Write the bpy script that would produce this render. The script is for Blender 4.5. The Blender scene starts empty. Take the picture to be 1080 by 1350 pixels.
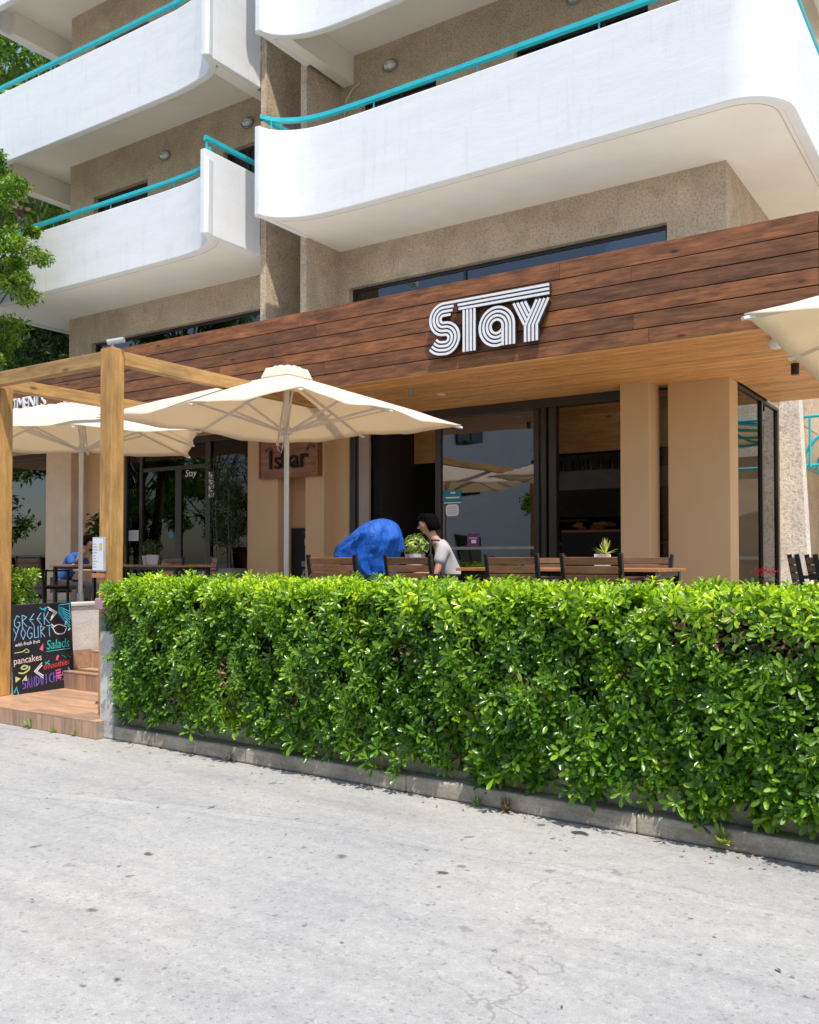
import bpy, math, random
import numpy as np
from mathutils import Vector, Matrix, Euler
R = math.radians
random.seed(7); rng = np.random.default_rng(7)
scene = bpy.context.scene
COL = scene.collection
# ------------------------------------------------------------------ camera, sky, sun
cd = bpy.data.cameras.new('camera'); cam = bpy.data.objects.new('camera', cd); COL.objects.link(cam)
cam.location = (0, 0, 1.5); cam.rotation_euler = (R(91.3), 0, R(33.8))
cd.sensor_fit = 'AUTO'; cd.sensor_width = 36; cd.lens = 31.92; cd.shift_y = 0.0267
cd.clip_start = 0.05; cd.clip_end = 600
scene.camera = cam
SUN_EL, SUN_PHI = 64.0, 40.0      # phi: how far the sun stands in front of the facade plane, from the right
sx, sy, sz = (math.cos(R(SUN_EL))*math.cos(R(SUN_PHI)), -math.cos(R(SUN_EL))*math.sin(R(SUN_PHI)), math.sin(R(SUN_EL)))
w = bpy.data.worlds.new('World'); scene.world = w; w.use_nodes = True
wn = w.node_tree; wn.nodes.clear()
wo = wn.nodes.new('ShaderNodeOutputWorld'); wb = wn.nodes.new('ShaderNodeBackground'); ws = wn.nodes.new('ShaderNodeTexSky')
ws.sky_type = 'NISHITA'; ws.sun_disc = False; ws.sun_elevation = R(SUN_EL); ws.sun_rotation = math.atan2(sx, sy)
ws.dust_density = 1.0; ws.ozone_density = 1.0
wb.inputs[1].default_value = 0.15
wn.links.new(ws.outputs[0], wb.inputs[0]); wn.links.new(wb.outputs[0], wo.inputs[0])
sd = bpy.data.lights.new('sun', 'SUN'); sun = bpy.data.objects.new('sun', sd); COL.objects.link(sun)
sd.energy = 3.2; sd.angle = R(0.5); sd.color = (1.0, 0.95, 0.87)
sun.location = (20, -20, 40)
sun.rotation_euler = Vector((sx, sy, sz)).to_track_quat('Z', 'Y').to_euler()
scene.view_settings.view_transform = 'Standard'; scene.view_settings.look = 'None'
scene.view_settings.gamma = 1; scene.view_settings.use_curve_mapping = False
scene.view_settings.exposure = 0.58
try:
    scene.cycles.max_bounces = 10; scene.cycles.diffuse_bounces = 5; scene.cycles.transparent_max_bounces = 16
except Exception: pass

# ------------------------------------------------------------------ materials
def nt(name):
    m = bpy.data.materials.new(name); m.use_nodes = True
    t = m.node_tree; t.nodes.clear()
    o = t.nodes.new('ShaderNodeOutputMaterial')
    return m, t, o
def N(t, k, **kw):
    n = t.nodes.new(k)
    for a, b in kw.items():
        if a.startswith('i_'): n.inputs[a[2:].replace('_', ' ')].default_value = b
        else: setattr(n, a, b)
    return n
def ramp(t, fac, stops):
    r = t.nodes.new('ShaderNodeValToRGB')
    els = r.color_ramp.elements
    while len(els) < len(stops): els.new(0.5)
    for e, (p, c) in zip(els, stops):
        e.position = p; e.color = (*c, 1) if len(c) == 3 else c
    t.links.new(fac, r.inputs[0]); return r.outputs[0]
def coords(t, scale=(1, 1, 1), rand=0.0, kind='Object', rot=(0, 0, 0)):
    tc = t.nodes.new('ShaderNodeTexCoord'); mp = t.nodes.new('ShaderNodeMapping')
    mp.inputs['Scale'].default_value = scale; mp.inputs['Rotation'].default_value = rot
    out = tc.outputs[kind]
    if rand:
        oi = t.nodes.new('ShaderNodeObjectInfo'); mu = t.nodes.new('ShaderNodeMath'); mu.operation = 'MULTIPLY'
        mu.inputs[1].default_value = rand; t.links.new(oi.outputs['Random'], mu.inputs[0])
        va = t.nodes.new('ShaderNodeVectorMath'); t.links.new(out, va.inputs[0]); t.links.new(mu.outputs[0], va.inputs[1]); out = va.outputs[0]
    t.links.new(out, mp.inputs[0]); return mp.outputs[0]
def noise(t, vec, scale, detail=6, rough=0.6, dist=0.0):
    n = t.nodes.new('ShaderNodeTexNoise'); n.inputs['Scale'].default_value = scale
    n.inputs['Detail'].default_value = detail; n.inputs['Roughness'].default_value = rough; n.inputs['Distortion'].default_value = dist
    t.links.new(vec, n.inputs['Vector']); return n.outputs[0]
def bump(t, h, strength, dist, prev=None):
    b = t.nodes.new('ShaderNodeBump'); b.inputs['Strength'].default_value = strength; b.inputs['Distance'].default_value = dist
    t.links.new(h, b.inputs['Height'])
    if prev: t.links.new(prev, b.inputs['Normal'])
    return b.outputs[0]
def mixc(t, fac, a, b, mode='MIX'):
    m = t.nodes.new('ShaderNodeMix'); m.data_type = 'RGBA'; m.blend_type = mode
    for s, v in ((0, fac), (6, a), (7, b)):
        if hasattr(v, 'is_linked') or isinstance(v, bpy.types.NodeSocket): t.links.new(v, m.inputs[s])
        else: m.inputs[s].default_value = (*v, 1) if isinstance(v, tuple) and len(v) == 3 else v
    return m.outputs[2]
def princ(t, o, col=None, rough=0.6, normal=None, spec=0.5, metal=0.0):
    p = t.nodes.new('ShaderNodeBsdfPrincipled')
    if isinstance(col, tuple): p.inputs['Base Color'].default_value = (*col, 1)
    elif col is not None: t.links.new(col, p.inputs['Base Color'])
    if isinstance(rough, bpy.types.NodeSocket): t.links.new(rough, p.inputs['Roughness'])
    else: p.inputs['Roughness'].default_value = rough
    p.inputs['Specular IOR Level'].default_value = spec; p.inputs['Metallic'].default_value = metal
    if normal: t.links.new(normal, p.inputs['Normal'])
    if o: t.links.new(p.outputs[0], o.inputs[0])
    return p
def simple(name, col, rough=0.6, var=0.08, scale=8, bmp=0.15, metal=0.0, spec=0.5, bd=0.004):
    m, t, o = nt(name)
    v = coords(t, rand=5.0); n = noise(t, v, scale, 6)
    c = ramp(t, n, [(0.3, tuple(x*(1-var) for x in col)), (0.7, tuple(min(1, x*(1+var)) for x in col))])
    n2 = noise(t, v, scale*12, 4)
    princ(t, o, c, rough, bump(t, n2, bmp, bd), spec, metal); return m
def wood(name, dark, light, rough=0.5, grain=1.0, axis='X', knots=True, blotch=0.5, tint=0.35, bmp=0.35):
    m, t, o = nt(name)
    sc = {'X': (1.2, 14, 14), 'Y': (14, 1.2, 14), 'Z': (14, 14, 1.2)}[axis]
    v = coords(t, sc, rand=37.0)
    g = noise(t, v, 2.2*grain, 8, 0.65, 0.6)
    c = ramp(t, g, [(0.25, dark), (0.5, tuple((a+b)/2 for a, b in zip(dark, light))), (0.78, light)])
    sc2 = {'X': (0.9, 3.5, 3.5), 'Y': (3.5, 0.9, 3.5), 'Z': (3.5, 3.5, 0.9)}[axis]
    v2 = coords(t, sc2, rand=19.0); b = noise(t, v2, 2.4, 5, 0.7)
    bl = ramp(t, b, [(0.32, (1-blotch,)*3), (0.68, (1.25,)*3)])
    c = mixc(t, 1.0, c, bl, 'MULTIPLY')
    oi = t.nodes.new('ShaderNodeObjectInfo')
    rr = ramp(t, oi.outputs['Random'], [(0, (1-tint, 1-tint*.9, 1-tint*.8)), (1, (1.12, 1.08, 1.0))])
    c = mixc(t, 1.0, c, rr, 'MULTIPLY')
    if knots:
        sc3 = {'X': (2.2, 6, 6), 'Y': (6, 2.2, 6), 'Z': (6, 6, 2.2)}[axis]
        v3 = coords(t, sc3, rand=11.0); vo = t.nodes.new('ShaderNodeTexVoronoi'); vo.inputs['Scale'].default_value = 0.8
        t.links.new(v3, vo.inputs['Vector'])
        k = ramp(t, vo.outputs['Distance'], [(0.03, (1, 1, 1)), (0.12, (0, 0, 0))])
        c = mixc(t, k, c, tuple(x*0.4 for x in dark))
    rg = ramp(t, g, [(0.2, (rough+.12,)*3), (0.8, (rough-.08,)*3)])
    princ(t, o, c, rg, bump(t, g, bmp, 0.004)); return m
M = {}
# road
m, t, o = nt('road_concrete'); v = coords(t)
fine = noise(t, v, 160, 5, 0.75); mid = noise(t, v, 14, 8, 0.7); big = noise(t, v, 0.7, 6, 0.6)
c = ramp(t, fine, [(0.25, (0.29, 0.286, 0.278)), (0.5, (0.435, 0.428, 0.414)), (0.75, (0.56, 0.55, 0.53))])
c = mixc(t, 1.0, c, ramp(t, mid, [(0.3, (0.84, 0.84, 0.85)), (0.7, (1.08, 1.07, 1.05))]), 'MULTIPLY')
c = mixc(t, 1.0, c, ramp(t, big, [(0.35, (0.86, 0.87, 0.90)), (0.65, (1.06, 1.04, 1.01))]), 'MULTIPLY')
vs = coords(t, (0.22, 2.6, 1), rot=(0, 0, R(-4))); st = noise(t, vs, 1.4, 5, 0.6, 0.4)
c = mixc(t, 1.0, c, ramp(t, st, [(0.36, (0.90, 0.90, 0.91)), (0.5, (1, 1, 1)), (0.72, (1.05, 1.05, 1.04))]), 'MULTIPLY')
def spots(t, c, scale, thr, dens, colr, sx_=1.0):
    vv = coords(t, (1, 1.0*sx_, 1)); wv = t.nodes.new('ShaderNodeTexNoise'); wv.inputs['Detail'].default_value = 5; wv.inputs['Scale'].default_value = scale*3.0; t.links.new(vv, wv.inputs['Vector'])
    ad = t.nodes.new('ShaderNodeMix'); ad.data_type = 'VECTOR'; ad.blend_type = 'ADD' if hasattr(ad, 'blend_type') else 'MIX'
    va = t.nodes.new('ShaderNodeVectorMath'); va.operation = 'SCALE'; va.inputs['Scale'].default_value = 0.55/scale; t.links.new(wv.outputs['Color'], va.inputs[0])
    vb = t.nodes.new('ShaderNodeVectorMath'); t.links.new(vv, vb.inputs[0]); t.links.new(va.outputs[0], vb.inputs[1])
    vo = t.nodes.new('ShaderNodeTexVoronoi'); vo.inputs['Scale'].default_value = scale; t.links.new(vb.outputs[0], vo.inputs['Vector'])
    k = ramp(t, vo.outputs['Distance'], [(thr*.6, (1, 1, 1)), (thr, (0, 0, 0))])
    sepc = t.nodes.new('ShaderNodeSeparateColor'); t.links.new(vo.outputs['Color'], sepc.inputs[0])
    gt = t.nodes.new('ShaderNodeMath'); gt.operation = 'GREATER_THAN'; gt.inputs[1].default_value = 1-dens; t.links.new(sepc.outputs[0], gt.inputs[0])
    mu = t.nodes.new('ShaderNodeMath'); mu.operation = 'MULTIPLY'; t.links.new(k, mu.inputs[0]); t.links.new(gt.outputs[0], mu.inputs[1])
    mu2 = t.nodes.new('ShaderNodeMath'); mu2.operation = 'MULTIPLY'; t.links.new(mu.outputs[0], mu2.inputs[0]); t.links.new(sepc.outputs[1], mu2.inputs[1])
    return mixc(t, mu2.outputs[0], c, colr)
ag = t.nodes.new('ShaderNodeTexVoronoi'); ag.inputs['Scale'].default_value = 75; t.links.new(v, ag.inputs['Vector'])
sp = t.nodes.new('ShaderNodeSeparateColor'); t.links.new(ag.outputs['Color'], sp.inputs[0])
c = mixc(t, 1.0, c, ramp(t, sp.outputs[0], [(0.0, (0.74, 0.74, 0.74)), (0.08, (0.95, 0.95, 0.95)), (0.85, (1.02, 1.02, 1.01)), (1.0, (1.13, 1.12, 1.10))]), 'MULTIPLY')
xyz = t.nodes.new('ShaderNodeSeparateXYZ'); t.links.new(v, xyz.inputs[0])
def mth(op, a_, b_=None):
    n_ = t.nodes.new('ShaderNodeMath'); n_.operation = op
    for i_, q_ in enumerate((a_, b_)):
        if q_ is None: continue
        if isinstance(q_, (int, float)): n_.inputs[i_].default_value = q_
        else: t.links.new(q_, n_.inputs[i_])
    return n_.outputs[0]
wob = noise(t, coords(t, (.8, .8, 1)), 1.6, 4, .6)
xx_ = mth('ADD', xyz.outputs[0], 1.7); par = mth('MULTIPLY', mth('MULTIPLY', xx_, xx_), 0.045)
def seam(y0, amp, c, stops):
    d_ = mth('ADD', mth('ADD', mth('SUBTRACT', xyz.outputs[1], y0), par), mth('MULTIPLY', wob, amp)); d_ = mth('ADD', d_, .5)
    return mixc(t, 1.0, c, ramp(t, d_, stops), 'MULTIPLY')
c = seam(4.22, .22, c, [(.40, (1, 1, 1)), (.44, (.93, .93, .94)), (.455, (1.05, 1.05, 1.05)), (.53, (1.04, 1.04, 1.04)), (.55, (.90, .90, .90)), (.57, (1.0, .99, .98))])
c = seam(2.9, .5, c, [(.42, (1, 1, 1)), (.47, (.93, .93, .93)), (.50, (.98, .98, .98)), (.53, (.94, .935, .93)), (.6, (1, 1, 1))])
ck = t.nodes.new('ShaderNodeTexVoronoi'); ck.feature = 'DISTANCE_TO_EDGE'; ck.inputs['Scale'].default_value = .55
wn2 = t.nodes.new('ShaderNodeTexNoise'); wn2.inputs['Scale'].default_value = 3.2; wn2.inputs['Detail'].default_value = 6; t.links.new(v, wn2.inputs['Vector'])
sc2_ = t.nodes.new('ShaderNodeVectorMath'); sc2_.operation = 'SCALE'; sc2_.inputs['Scale'].default_value = .55; t.links.new(wn2.outputs['Color'], sc2_.inputs[0])
ad2 = t.nodes.new('ShaderNodeVectorMath'); t.links.new(v, ad2.inputs[0]); t.links.new(sc2_.outputs[0], ad2.inputs[1]); t.links.new(ad2.outputs[0], ck.inputs['Vector'])
crk = ramp(t, ck.outputs['Distance'], [(0.0, (1, 1, 1)), (0.0045, (0, 0, 0))]); gate = ramp(t, noise(t, v, .9, 3, .5), [(.50, (0, 0, 0)), (.60, (.55, .55, .55))])
c = mixc(t, mth('MULTIPLY', crk, gate), c, (0.15, 0.145, 0.14))
c = spots(t, c, 2.3, 0.13, 0.45, (0.05, 0.049, 0.047)); c = spots(t, c, 5.0, 0.17, 0.35, (0.09, 0.086, 0.08)); c = spots(t, c, 15.0, 0.22, 0.16, (0.14, 0.135, 0.125)); c = spots(t, c, 1.1, 0.10, 0.5, (0.19, 0.185, 0.18), 1.8)
nb = bump(t, fine, 0.45, 0.004, bump(t, mid, 0.10, 0.006)); princ(t, o, c, 0.85, nb, 0.25); M['road'] = m
# concrete
def concrete(name, col, stain=0.5, bm=0.5):
    m, t, o = nt(name); v = coords(t, rand=3.0); a = noise(t, v, 3.2, 8, 0.7); b = noise(t, v, 60, 5, 0.7); cgeo = coords(t, (1, 1, 5)); dd = noise(t, cgeo, 2.2, 6, 0.7)
    c = ramp(t, a, [(0.3, tuple(x*(1-stain) for x in col)), (0.62, col)])
    c = mixc(t, 1.0, c, ramp(t, b, [(0.3, (0.75,)*3), (0.7, (1.15,)*3)]), 'MULTIPLY')
    c = mixc(t, 1.0, c, ramp(t, dd, [(0.35, (1-stain*.8, 1-stain*.85, 1-stain*.9)), (0.6, (1,)*3)]), 'MULTIPLY')
    princ(t, o, c, 0.9, bump(t, b, bm, 0.006, bump(t, a, bm, 0.02)), 0.2); return m
M['concrete'] = concrete('weathered_concrete', (0.55, 0.49, 0.40), 0.45)
M['concrete_wall'] = concrete('stained_render', (0.60, 0.54, 0.45), 0.35)
M['pale_concrete'] = concrete('pale_painted_concrete', (0.62, 0.61, 0.58), 0.22, 0.35)
M['white_wall'] = concrete('whitewashed_wall', (0.70, 0.67, 0.62), 0.14, 0.3)
# white plaster parapets
m, t, o = nt('white_plaster'); v = coords(t); a = noise(t, coords(t, (0.6, 0.6, 2.4)), 2.0, 8, 0.65); b = noise(t, v, 40, 6, 0.6); d = noise(t, coords(t, (3, 3, .35)), 3, 5, .7)
c = ramp(t, a, [(0.25, (0.73, 0.73, 0.725)), (0.6, (0.785, 0.785, 0.78))])
c = mixc(t, 1.0, c, ramp(t, d, [(0.28, (0.91, 0.905, 0.88)), (0.46, (1,)*3)]), 'MULTIPLY')
princ(t, o, c, 0.75, bump(t, b, 0.18, 0.005, bump(t, a, 0.25, 0.02)), 0.3); M['plaster'] = m
m, t, o = nt('cream_soffit'); v = coords(t); a = noise(t, v, 1.2, 7, 0.65); b = noise(t, v, 50, 5, 0.6)
c = ramp(t, a, [(0.3, (0.82, 0.765, 0.67)), (0.65, (0.88, 0.835, 0.745))]); princ(t, o, c, 0.8, bump(t, b, 0.12, 0.004), 0.2); M['soffit'] = m
M['drip'] = simple('drip_edge_paint', (0.56, 0.50, 0.42), .8)
def stucco(name, lo, hi, bs=1.0, sc=38, bd=0.03):
    m, t, o = nt(name); v = coords(t); big = noise(t, v, 1.4, 7, 0.7); vo = t.nodes.new('ShaderNodeTexVoronoi'); vo.inputs['Scale'].default_value = sc; vo.feature = 'SMOOTH_F1'
    t.links.new(v, vo.inputs['Vector']); n = noise(t, v, sc*1.3, 6, 0.75); n3 = noise(t, coords(t, (1, 1, .45)), 7, 6, .7)
    c = ramp(t, big, [(0.3, lo), (0.68, hi)])
    c = mixc(t, 1.0, c, ramp(t, n, [(0.34, (0.50,)*3), (0.50, (.98,)*3), (.7, (1.14,)*3)]), 'MULTIPLY')
    patch = noise(t, v, 2.6, 4, .5, .8); c = mixc(t, 1.0, c, ramp(t, patch, [(.40, (.90,)*3), (.47, (1.0,)*3), (.60, (1.0,)*3), (.66, (1.10, 1.09, 1.07))]), 'MULTIPLY')
    princ(t, o, c, 0.95, bump(t, n, bs, bd*.5, bump(t, n3, .7, .03)), 0.15); return m
M['stucco'] = stucco('tan_roughcast', (0.58, 0.45, 0.31), (0.76, 0.61, 0.44), 1.0, 26, 0.07)
M['rough_stucco'] = stucco('coarse_white_roughcast', (0.78, 0.70, 0.58), (0.88, 0.81, 0.70), .8, 24, 0.05)
m, t, o = nt('tan_render'); v = coords(t); a = noise(t, coords(t, (1, 1, .4)), 1.1, 6, .6); b = noise(t, v, 45, 5, .6)
c = ramp(t, a, [(0.3, (0.58, 0.38, 0.20)), (0.7, (0.66, 0.45, 0.25))]); princ(t, o, c, 0.8, bump(t, b, .12, .003), .25); M['tan'] = m
M['tan_light'] = simple('pale_tan_render', (0.60, 0.50, 0.37), .85, .08, 3, .15)
M['plank'] = wood('stained_cladding_board', (0.080, 0.026, 0.009), (0.43, 0.165, 0.055), 0.55, 1.0, 'X', True, 0.5, 0.4)
M['soffit_wood'] = wood('varnished_pine_board', (0.55, 0.26, 0.085), (0.82, 0.47, 0.19), 0.45, 1.2, 'X', True, 0.22, 0.20, 0.2)
M['post_wood_z'] = wood('treated_timber_upright', (0.34, 0.17, 0.045), (0.60, 0.34, 0.115), 0.6, .9, 'Z', True, .35, .15)
M['post_wood_x'] = wood('treated_timber_beam', (0.34, 0.18, 0.05), (0.58, 0.34, 0.125), 0.6, .9, 'X', True, .35, .15)
M['post_wood_y'] = wood('treated_timber_rafter', (0.34, 0.18, 0.05), (0.58, 0.34, 0.125), 0.6, .9, 'Y', True, .35, .15)
M['chair_wood'] = wood('brown_slat_wood', (0.11, 0.05, 0.022), (0.30, 0.15, 0.075), 0.5, 1.3, 'X', False, .3, .35)
M['table_wood'] = wood('orange_table_wood', (0.30, 0.12, 0.045), (0.52, 0.24, 0.10), 0.4, 1.0, 'X', False, .3, .2)
M['sign_wood'] = wood('reddish_sign_wood', (0.14, 0.045, 0.015), (0.33, 0.115, 0.035), 0.4, .8, 'X', True, .3, .1)
M['tile'] = wood('wood_look_tile', (0.33, 0.185, 0.11), (0.58, 0.37, 0.245), 0.5, 1.0, 'X', False, .18, .22, .15)
M['tile_v'] = wood('wood_look_riser_tile', (0.30, 0.175, 0.11), (0.52, 0.34, 0.24), 0.5, 1.0, 'Z', False, .18, .25, .15)
M['bark'] = wood('bark', (0.10, 0.075, 0.05), (0.30, 0.25, 0.19), 0.9, 2.0, 'Z', False, .4, .2, 1.0)
M['black_metal'] = simple('black_powder_coat', (0.010, 0.010, 0.012), .32, .1, 20, .05)
M['black_frame'] = simple('dark_bronze_frame', (0.028, 0.020, 0.016), .35, .1, 10, .05)
M['dark_letter'] = simple('dark_letter_body', (0.03, 0.03, 0.034), .4, .05)
M['white_letter'] = simple('white_acrylic_stripe', (0.80, 0.79, 0.80), .35, .03)
M['teal'] = simple('turquoise_enamel', (0.025, 0.46, 0.52), .32, .1, 6, .05)
M['grey_metal'] = simple('grey_metal', (0.30, 0.30, 0.31), .4, .08, metal=.4)
M['galv'] = simple('galvanised_metal', (0.55, 0.56, 0.57), .45, .1, metal=.5)
M['white_plastic'] = simple('white_plastic', (0.74, 0.73, 0.70), .4, .03)
M['off_white_pole'] = simple('off_white_pole_paint', (0.62, 0.585, 0.54), .35, .04)
M['terracotta'] = simple('terracotta', (0.42, 0.13, 0.06), .8, .15)
M['grey_pot'] = simple('grey_fibre_planter', (0.22, 0.21, 0.20), .75, .1)
M['white_pot'] = simple('white_ceramic', (0.65, 0.66, 0.68), .3, .03)
M['soil'] = simple('soil', (0.05, 0.033, 0.022), .95, .3, 30, 1.0)
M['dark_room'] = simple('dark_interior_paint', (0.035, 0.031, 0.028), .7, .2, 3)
M['room_floor'] = simple('interior_floor', (0.10, 0.085, 0.07), .5, .2, 3)
M['room_grey'] = simple('interior_grey_panel', (0.26, 0.23, 0.21), .6, .1)
M['grey_panel'] = simple('greyish_beige_panel', (0.34, 0.28, 0.24), .6, .05)
M['terrace'] = simple('terrace_paving', (0.50, 0.42, 0.33), .7, .15, 4, .3)
M['roof'] = simple('pale_roof_coating', (0.62, 0.61, 0.58), .9, .15, 4, .3)  # pale tone picked so the canopy top bounces light upward
M['skin'] = simple('skin', (0.52, 0.27, 0.185), .5, .06, 12, .05)
M['skin_dark'] = simple('tanned_skin', (0.36, 0.18, 0.12), .5, .06, 12, .05)
M['hair'] = simple('black_hair', (0.004, 0.003, 0.003), .8, .3, 60, .5, spec=.05)
M['shirt'] = simple('grey_cotton', (0.44, 0.415, 0.41), .9, .06, 6, .4, bd=.01)
M['shirt_blue'] = simple('blue_cotton', (0.03, 0.10, 0.30), .9, .1, 6, .4)
M['trousers'] = simple('black_denim', (0.025, 0.025, 0.03), .9, .1, 20, .3)
M['lips'] = simple('lips', (0.42, 0.12, 0.09), .5); M['eye'] = simple('dark_eye', (0.015, 0.01, 0.01), .2)
M['phone'] = simple('phone_case', (0.55, 0.28, 0.24), .35)
M['board_black'] = simple('blackboard', (0.012, 0.012, 0.016), .6, .3, 3, .1)
M['red'] = simple('red_enamel', (0.55, 0.02, 0.015), .4); M['flower'] = simple('red_petals', (0.62, 0.012, 0.012), .6)
M['pillar_reflection'] = simple('white_pillar_reflection', (0.62, 0.58, 0.53), .9, .15, 3, .3)
M['purple'] = simple('purple_print', (0.16, 0.03, 0.14), .5); M['teal_print'] = simple('teal_print', (0.01, 0.19, 0.24), .4)
M['paper'] = simple('paper', (0.68, 0.70, 0.74), .6, .03); M['bread'] = simple('baked_crust', (0.45, 0.17, 0.05), .6, .3, 12)
M['yellow_print'] = simple('ochre_print', (0.62, 0.45, 0.20), .6)
M['pink_paint'] = simple('dusty_pink_plastic', (0.42, 0.25, 0.27), .6, .15)
M['socket'] = simple('blue_grey_box', (0.07, 0.09, 0.12), .5, .1)
for n_, c_ in dict(black_print=(0.006, 0.006, 0.007), chalk_blue=(0.25, 0.58, 0.85), chalk_white=(0.75, 0.72, 0.74), chalk_teal=(0.03, 0.48, 0.44), chalk_pink=(0.80, 0.60, 0.56), chalk_red=(0.72, 0.05, 0.06), chalk_purple=(0.23, 0.13, 0.62), chalk_cyan=(0.03, 0.45, 0.62), chalk_yellow=(0.58, 0.60, 0.26), chalk_rose=(0.75, 0.12, 0.22)).items():
    M[n_] = simple(n_, c_, .8, .25, 90, .1)
m, t, o = nt('blue_tarpaulin'); v = coords(t); a = noise(t, coords(t, (3, 3, .8)), 6, 5, .6, .8)
princ(t, o, (0.008, 0.10, 0.46), .5, bump(t, a, .8, .04), .35); M['tarp'] = m
# glass: fresnel mix of a mirror and a slightly tinted clear pane
def glass(name, tint, ior, extra=0.0):
    m, t, o = nt(name); tr = N(t, 'ShaderNodeBsdfTransparent'); tr.inputs[0].default_value = (*tint, 1)
    gl = N(t, 'ShaderNodeBsdfGlossy'); gl.inputs['Roughness'].default_value = 0.015
    nn = noise(t, coords(t), 1.1, 0, .5); bb = bump(t, nn, .12, .03); (t.links.new(bb, gl.inputs['Normal']) if extra else None)
    fr = N(t, 'ShaderNodeFresnel'); fr.inputs[0].default_value = ior
    mx = N(t, 'ShaderNodeMixShader'); t.links.new(fr.outputs[0], mx.inputs[0]); t.links.new(tr.outputs[0], mx.inputs[1]); t.links.new(gl.outputs[0], mx.inputs[2])
    t.links.new(mx.outputs[0], o.inputs[0]); return m
M['glass'] = glass('window_glass', (0.80, 0.82, 0.80), 1.55)
M['glass_dark'] = glass('tinted_window_glass', (0.32, 0.34, 0.36), 2.1)
M['glass_mirror'] = glass('bright_reflecting_glass', (0.42, 0.45, 0.47), 2.9, 1)
M['glass_coated'] = glass('reflective_coated_glass', (0.42, 0.45, 0.47), 2.1, 1)
# canvas
m, t, o = nt('cream_canvas'); v = coords(t); a = noise(t, v, 3, 6, .6); b = noise(t, v, 220, 3, .6)
c = ramp(t, a, [(.3, (0.84, 0.775, 0.67)), (.7, (0.90, 0.845, 0.75))])
df = N(t, 'ShaderNodeBsdfDiffuse'); tl = N(t, 'ShaderNodeBsdfTranslucent'); t.links.new(c, df.inputs[0]); tl.inputs[0].default_value = (0.92, 0.77, 0.56, 1)
t.links.new(bump(t, b, .15, .002, bump(t, a, .3, .03)), df.inputs['Normal'])
mx = N(t, 'ShaderNodeMixShader'); mx.inputs[0].default_value = 0.42; t.links.new(df.outputs[0], mx.inputs[1]); t.links.new(tl.outputs[0], mx.inputs[2]); t.links.new(mx.outputs[0], o.inputs[0]); M['canvas'] = m
# leaves
def leafmat(name, dark, mid, light, rough=.33, tfac=.3, tcol=None, zr=None, brown=None):
    m, t, o = nt(name); g = N(t, 'ShaderNodeNewGeometry')
    c = ramp(t, g.outputs['Random Per Island'], [(0.0, dark), (0.5, mid), (1.0, light)])
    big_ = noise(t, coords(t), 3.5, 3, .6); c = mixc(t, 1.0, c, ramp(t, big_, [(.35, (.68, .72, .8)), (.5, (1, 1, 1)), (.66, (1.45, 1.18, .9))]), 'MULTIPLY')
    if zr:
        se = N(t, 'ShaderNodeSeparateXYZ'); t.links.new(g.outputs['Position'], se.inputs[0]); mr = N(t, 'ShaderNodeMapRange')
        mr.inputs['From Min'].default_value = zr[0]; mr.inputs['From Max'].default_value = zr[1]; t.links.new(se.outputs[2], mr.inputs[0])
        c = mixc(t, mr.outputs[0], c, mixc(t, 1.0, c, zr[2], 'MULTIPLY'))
    vn = noise(t, coords(t), 60, 2, .5)
    p = princ(t, None, c, rough, bump(t, vn, .25, .003), .5)
    tl = N(t, 'ShaderNodeBsdfTranslucent')
    c2 = mixc(t, 1.0, c, tcol or (1.9, 2.0, .9), 'MULTIPLY'); t.links.new(c2, tl.inputs[0])
    mx = N(t, 'ShaderNodeMixShader'); mx.inputs[0].default_value = tfac; t.links.new(p.outputs[0], mx.inputs[1]); t.links.new(tl.outputs[0], mx.inputs[2]); t.links.new(mx.outputs[0], o.inputs[0]); return m
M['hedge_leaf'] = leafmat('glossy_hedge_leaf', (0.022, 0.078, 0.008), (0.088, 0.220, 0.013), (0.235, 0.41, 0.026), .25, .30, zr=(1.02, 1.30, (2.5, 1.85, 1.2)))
M['dead_leaf'] = leafmat('dry_leaf', (0.17, 0.09, 0.05), (0.34, 0.21, 0.13), (0.56, 0.42, 0.29), .8, .15, (1, 1, 1))
M['tree_leaf'] = leafmat('light_tree_leaf', (0.045, 0.115, 0.012), (0.115, 0.225, 0.02), (0.24, 0.37, 0.04), .4, .38)
M['dark_tree_leaf'] = leafmat('dark_tree_leaf', (0.016, 0.045, 0.010), (0.035, 0.08, 0.015), (0.08, 0.13, 0.02), .45, .25)
M['pot_leaf'] = leafmat('pale_pot_leaf', (0.12, 0.22, 0.05), (0.25, 0.38, 0.10), (0.42, 0.52, 0.18), .45, .3)
M['stripe_leaf'] = leafmat('yellow_green_leaf', (0.14, 0.22, 0.04), (0.35, 0.42, 0.10), (0.60, 0.62, 0.25), .4, .3)
M['dim_leaf'] = leafmat('deep_green_leaf', (0.012, 0.03, 0.008), (0.025, 0.055, 0.012), (0.05, 0.09, 0.02), .4, .2)
M['core'] = simple('hedge_shaded_interior', (0.022, 0.026, 0.012), .95, .5, 14, 1.0, bd=.03)  # inner leaf mass, coloured near black so the gaps read as shade

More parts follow.
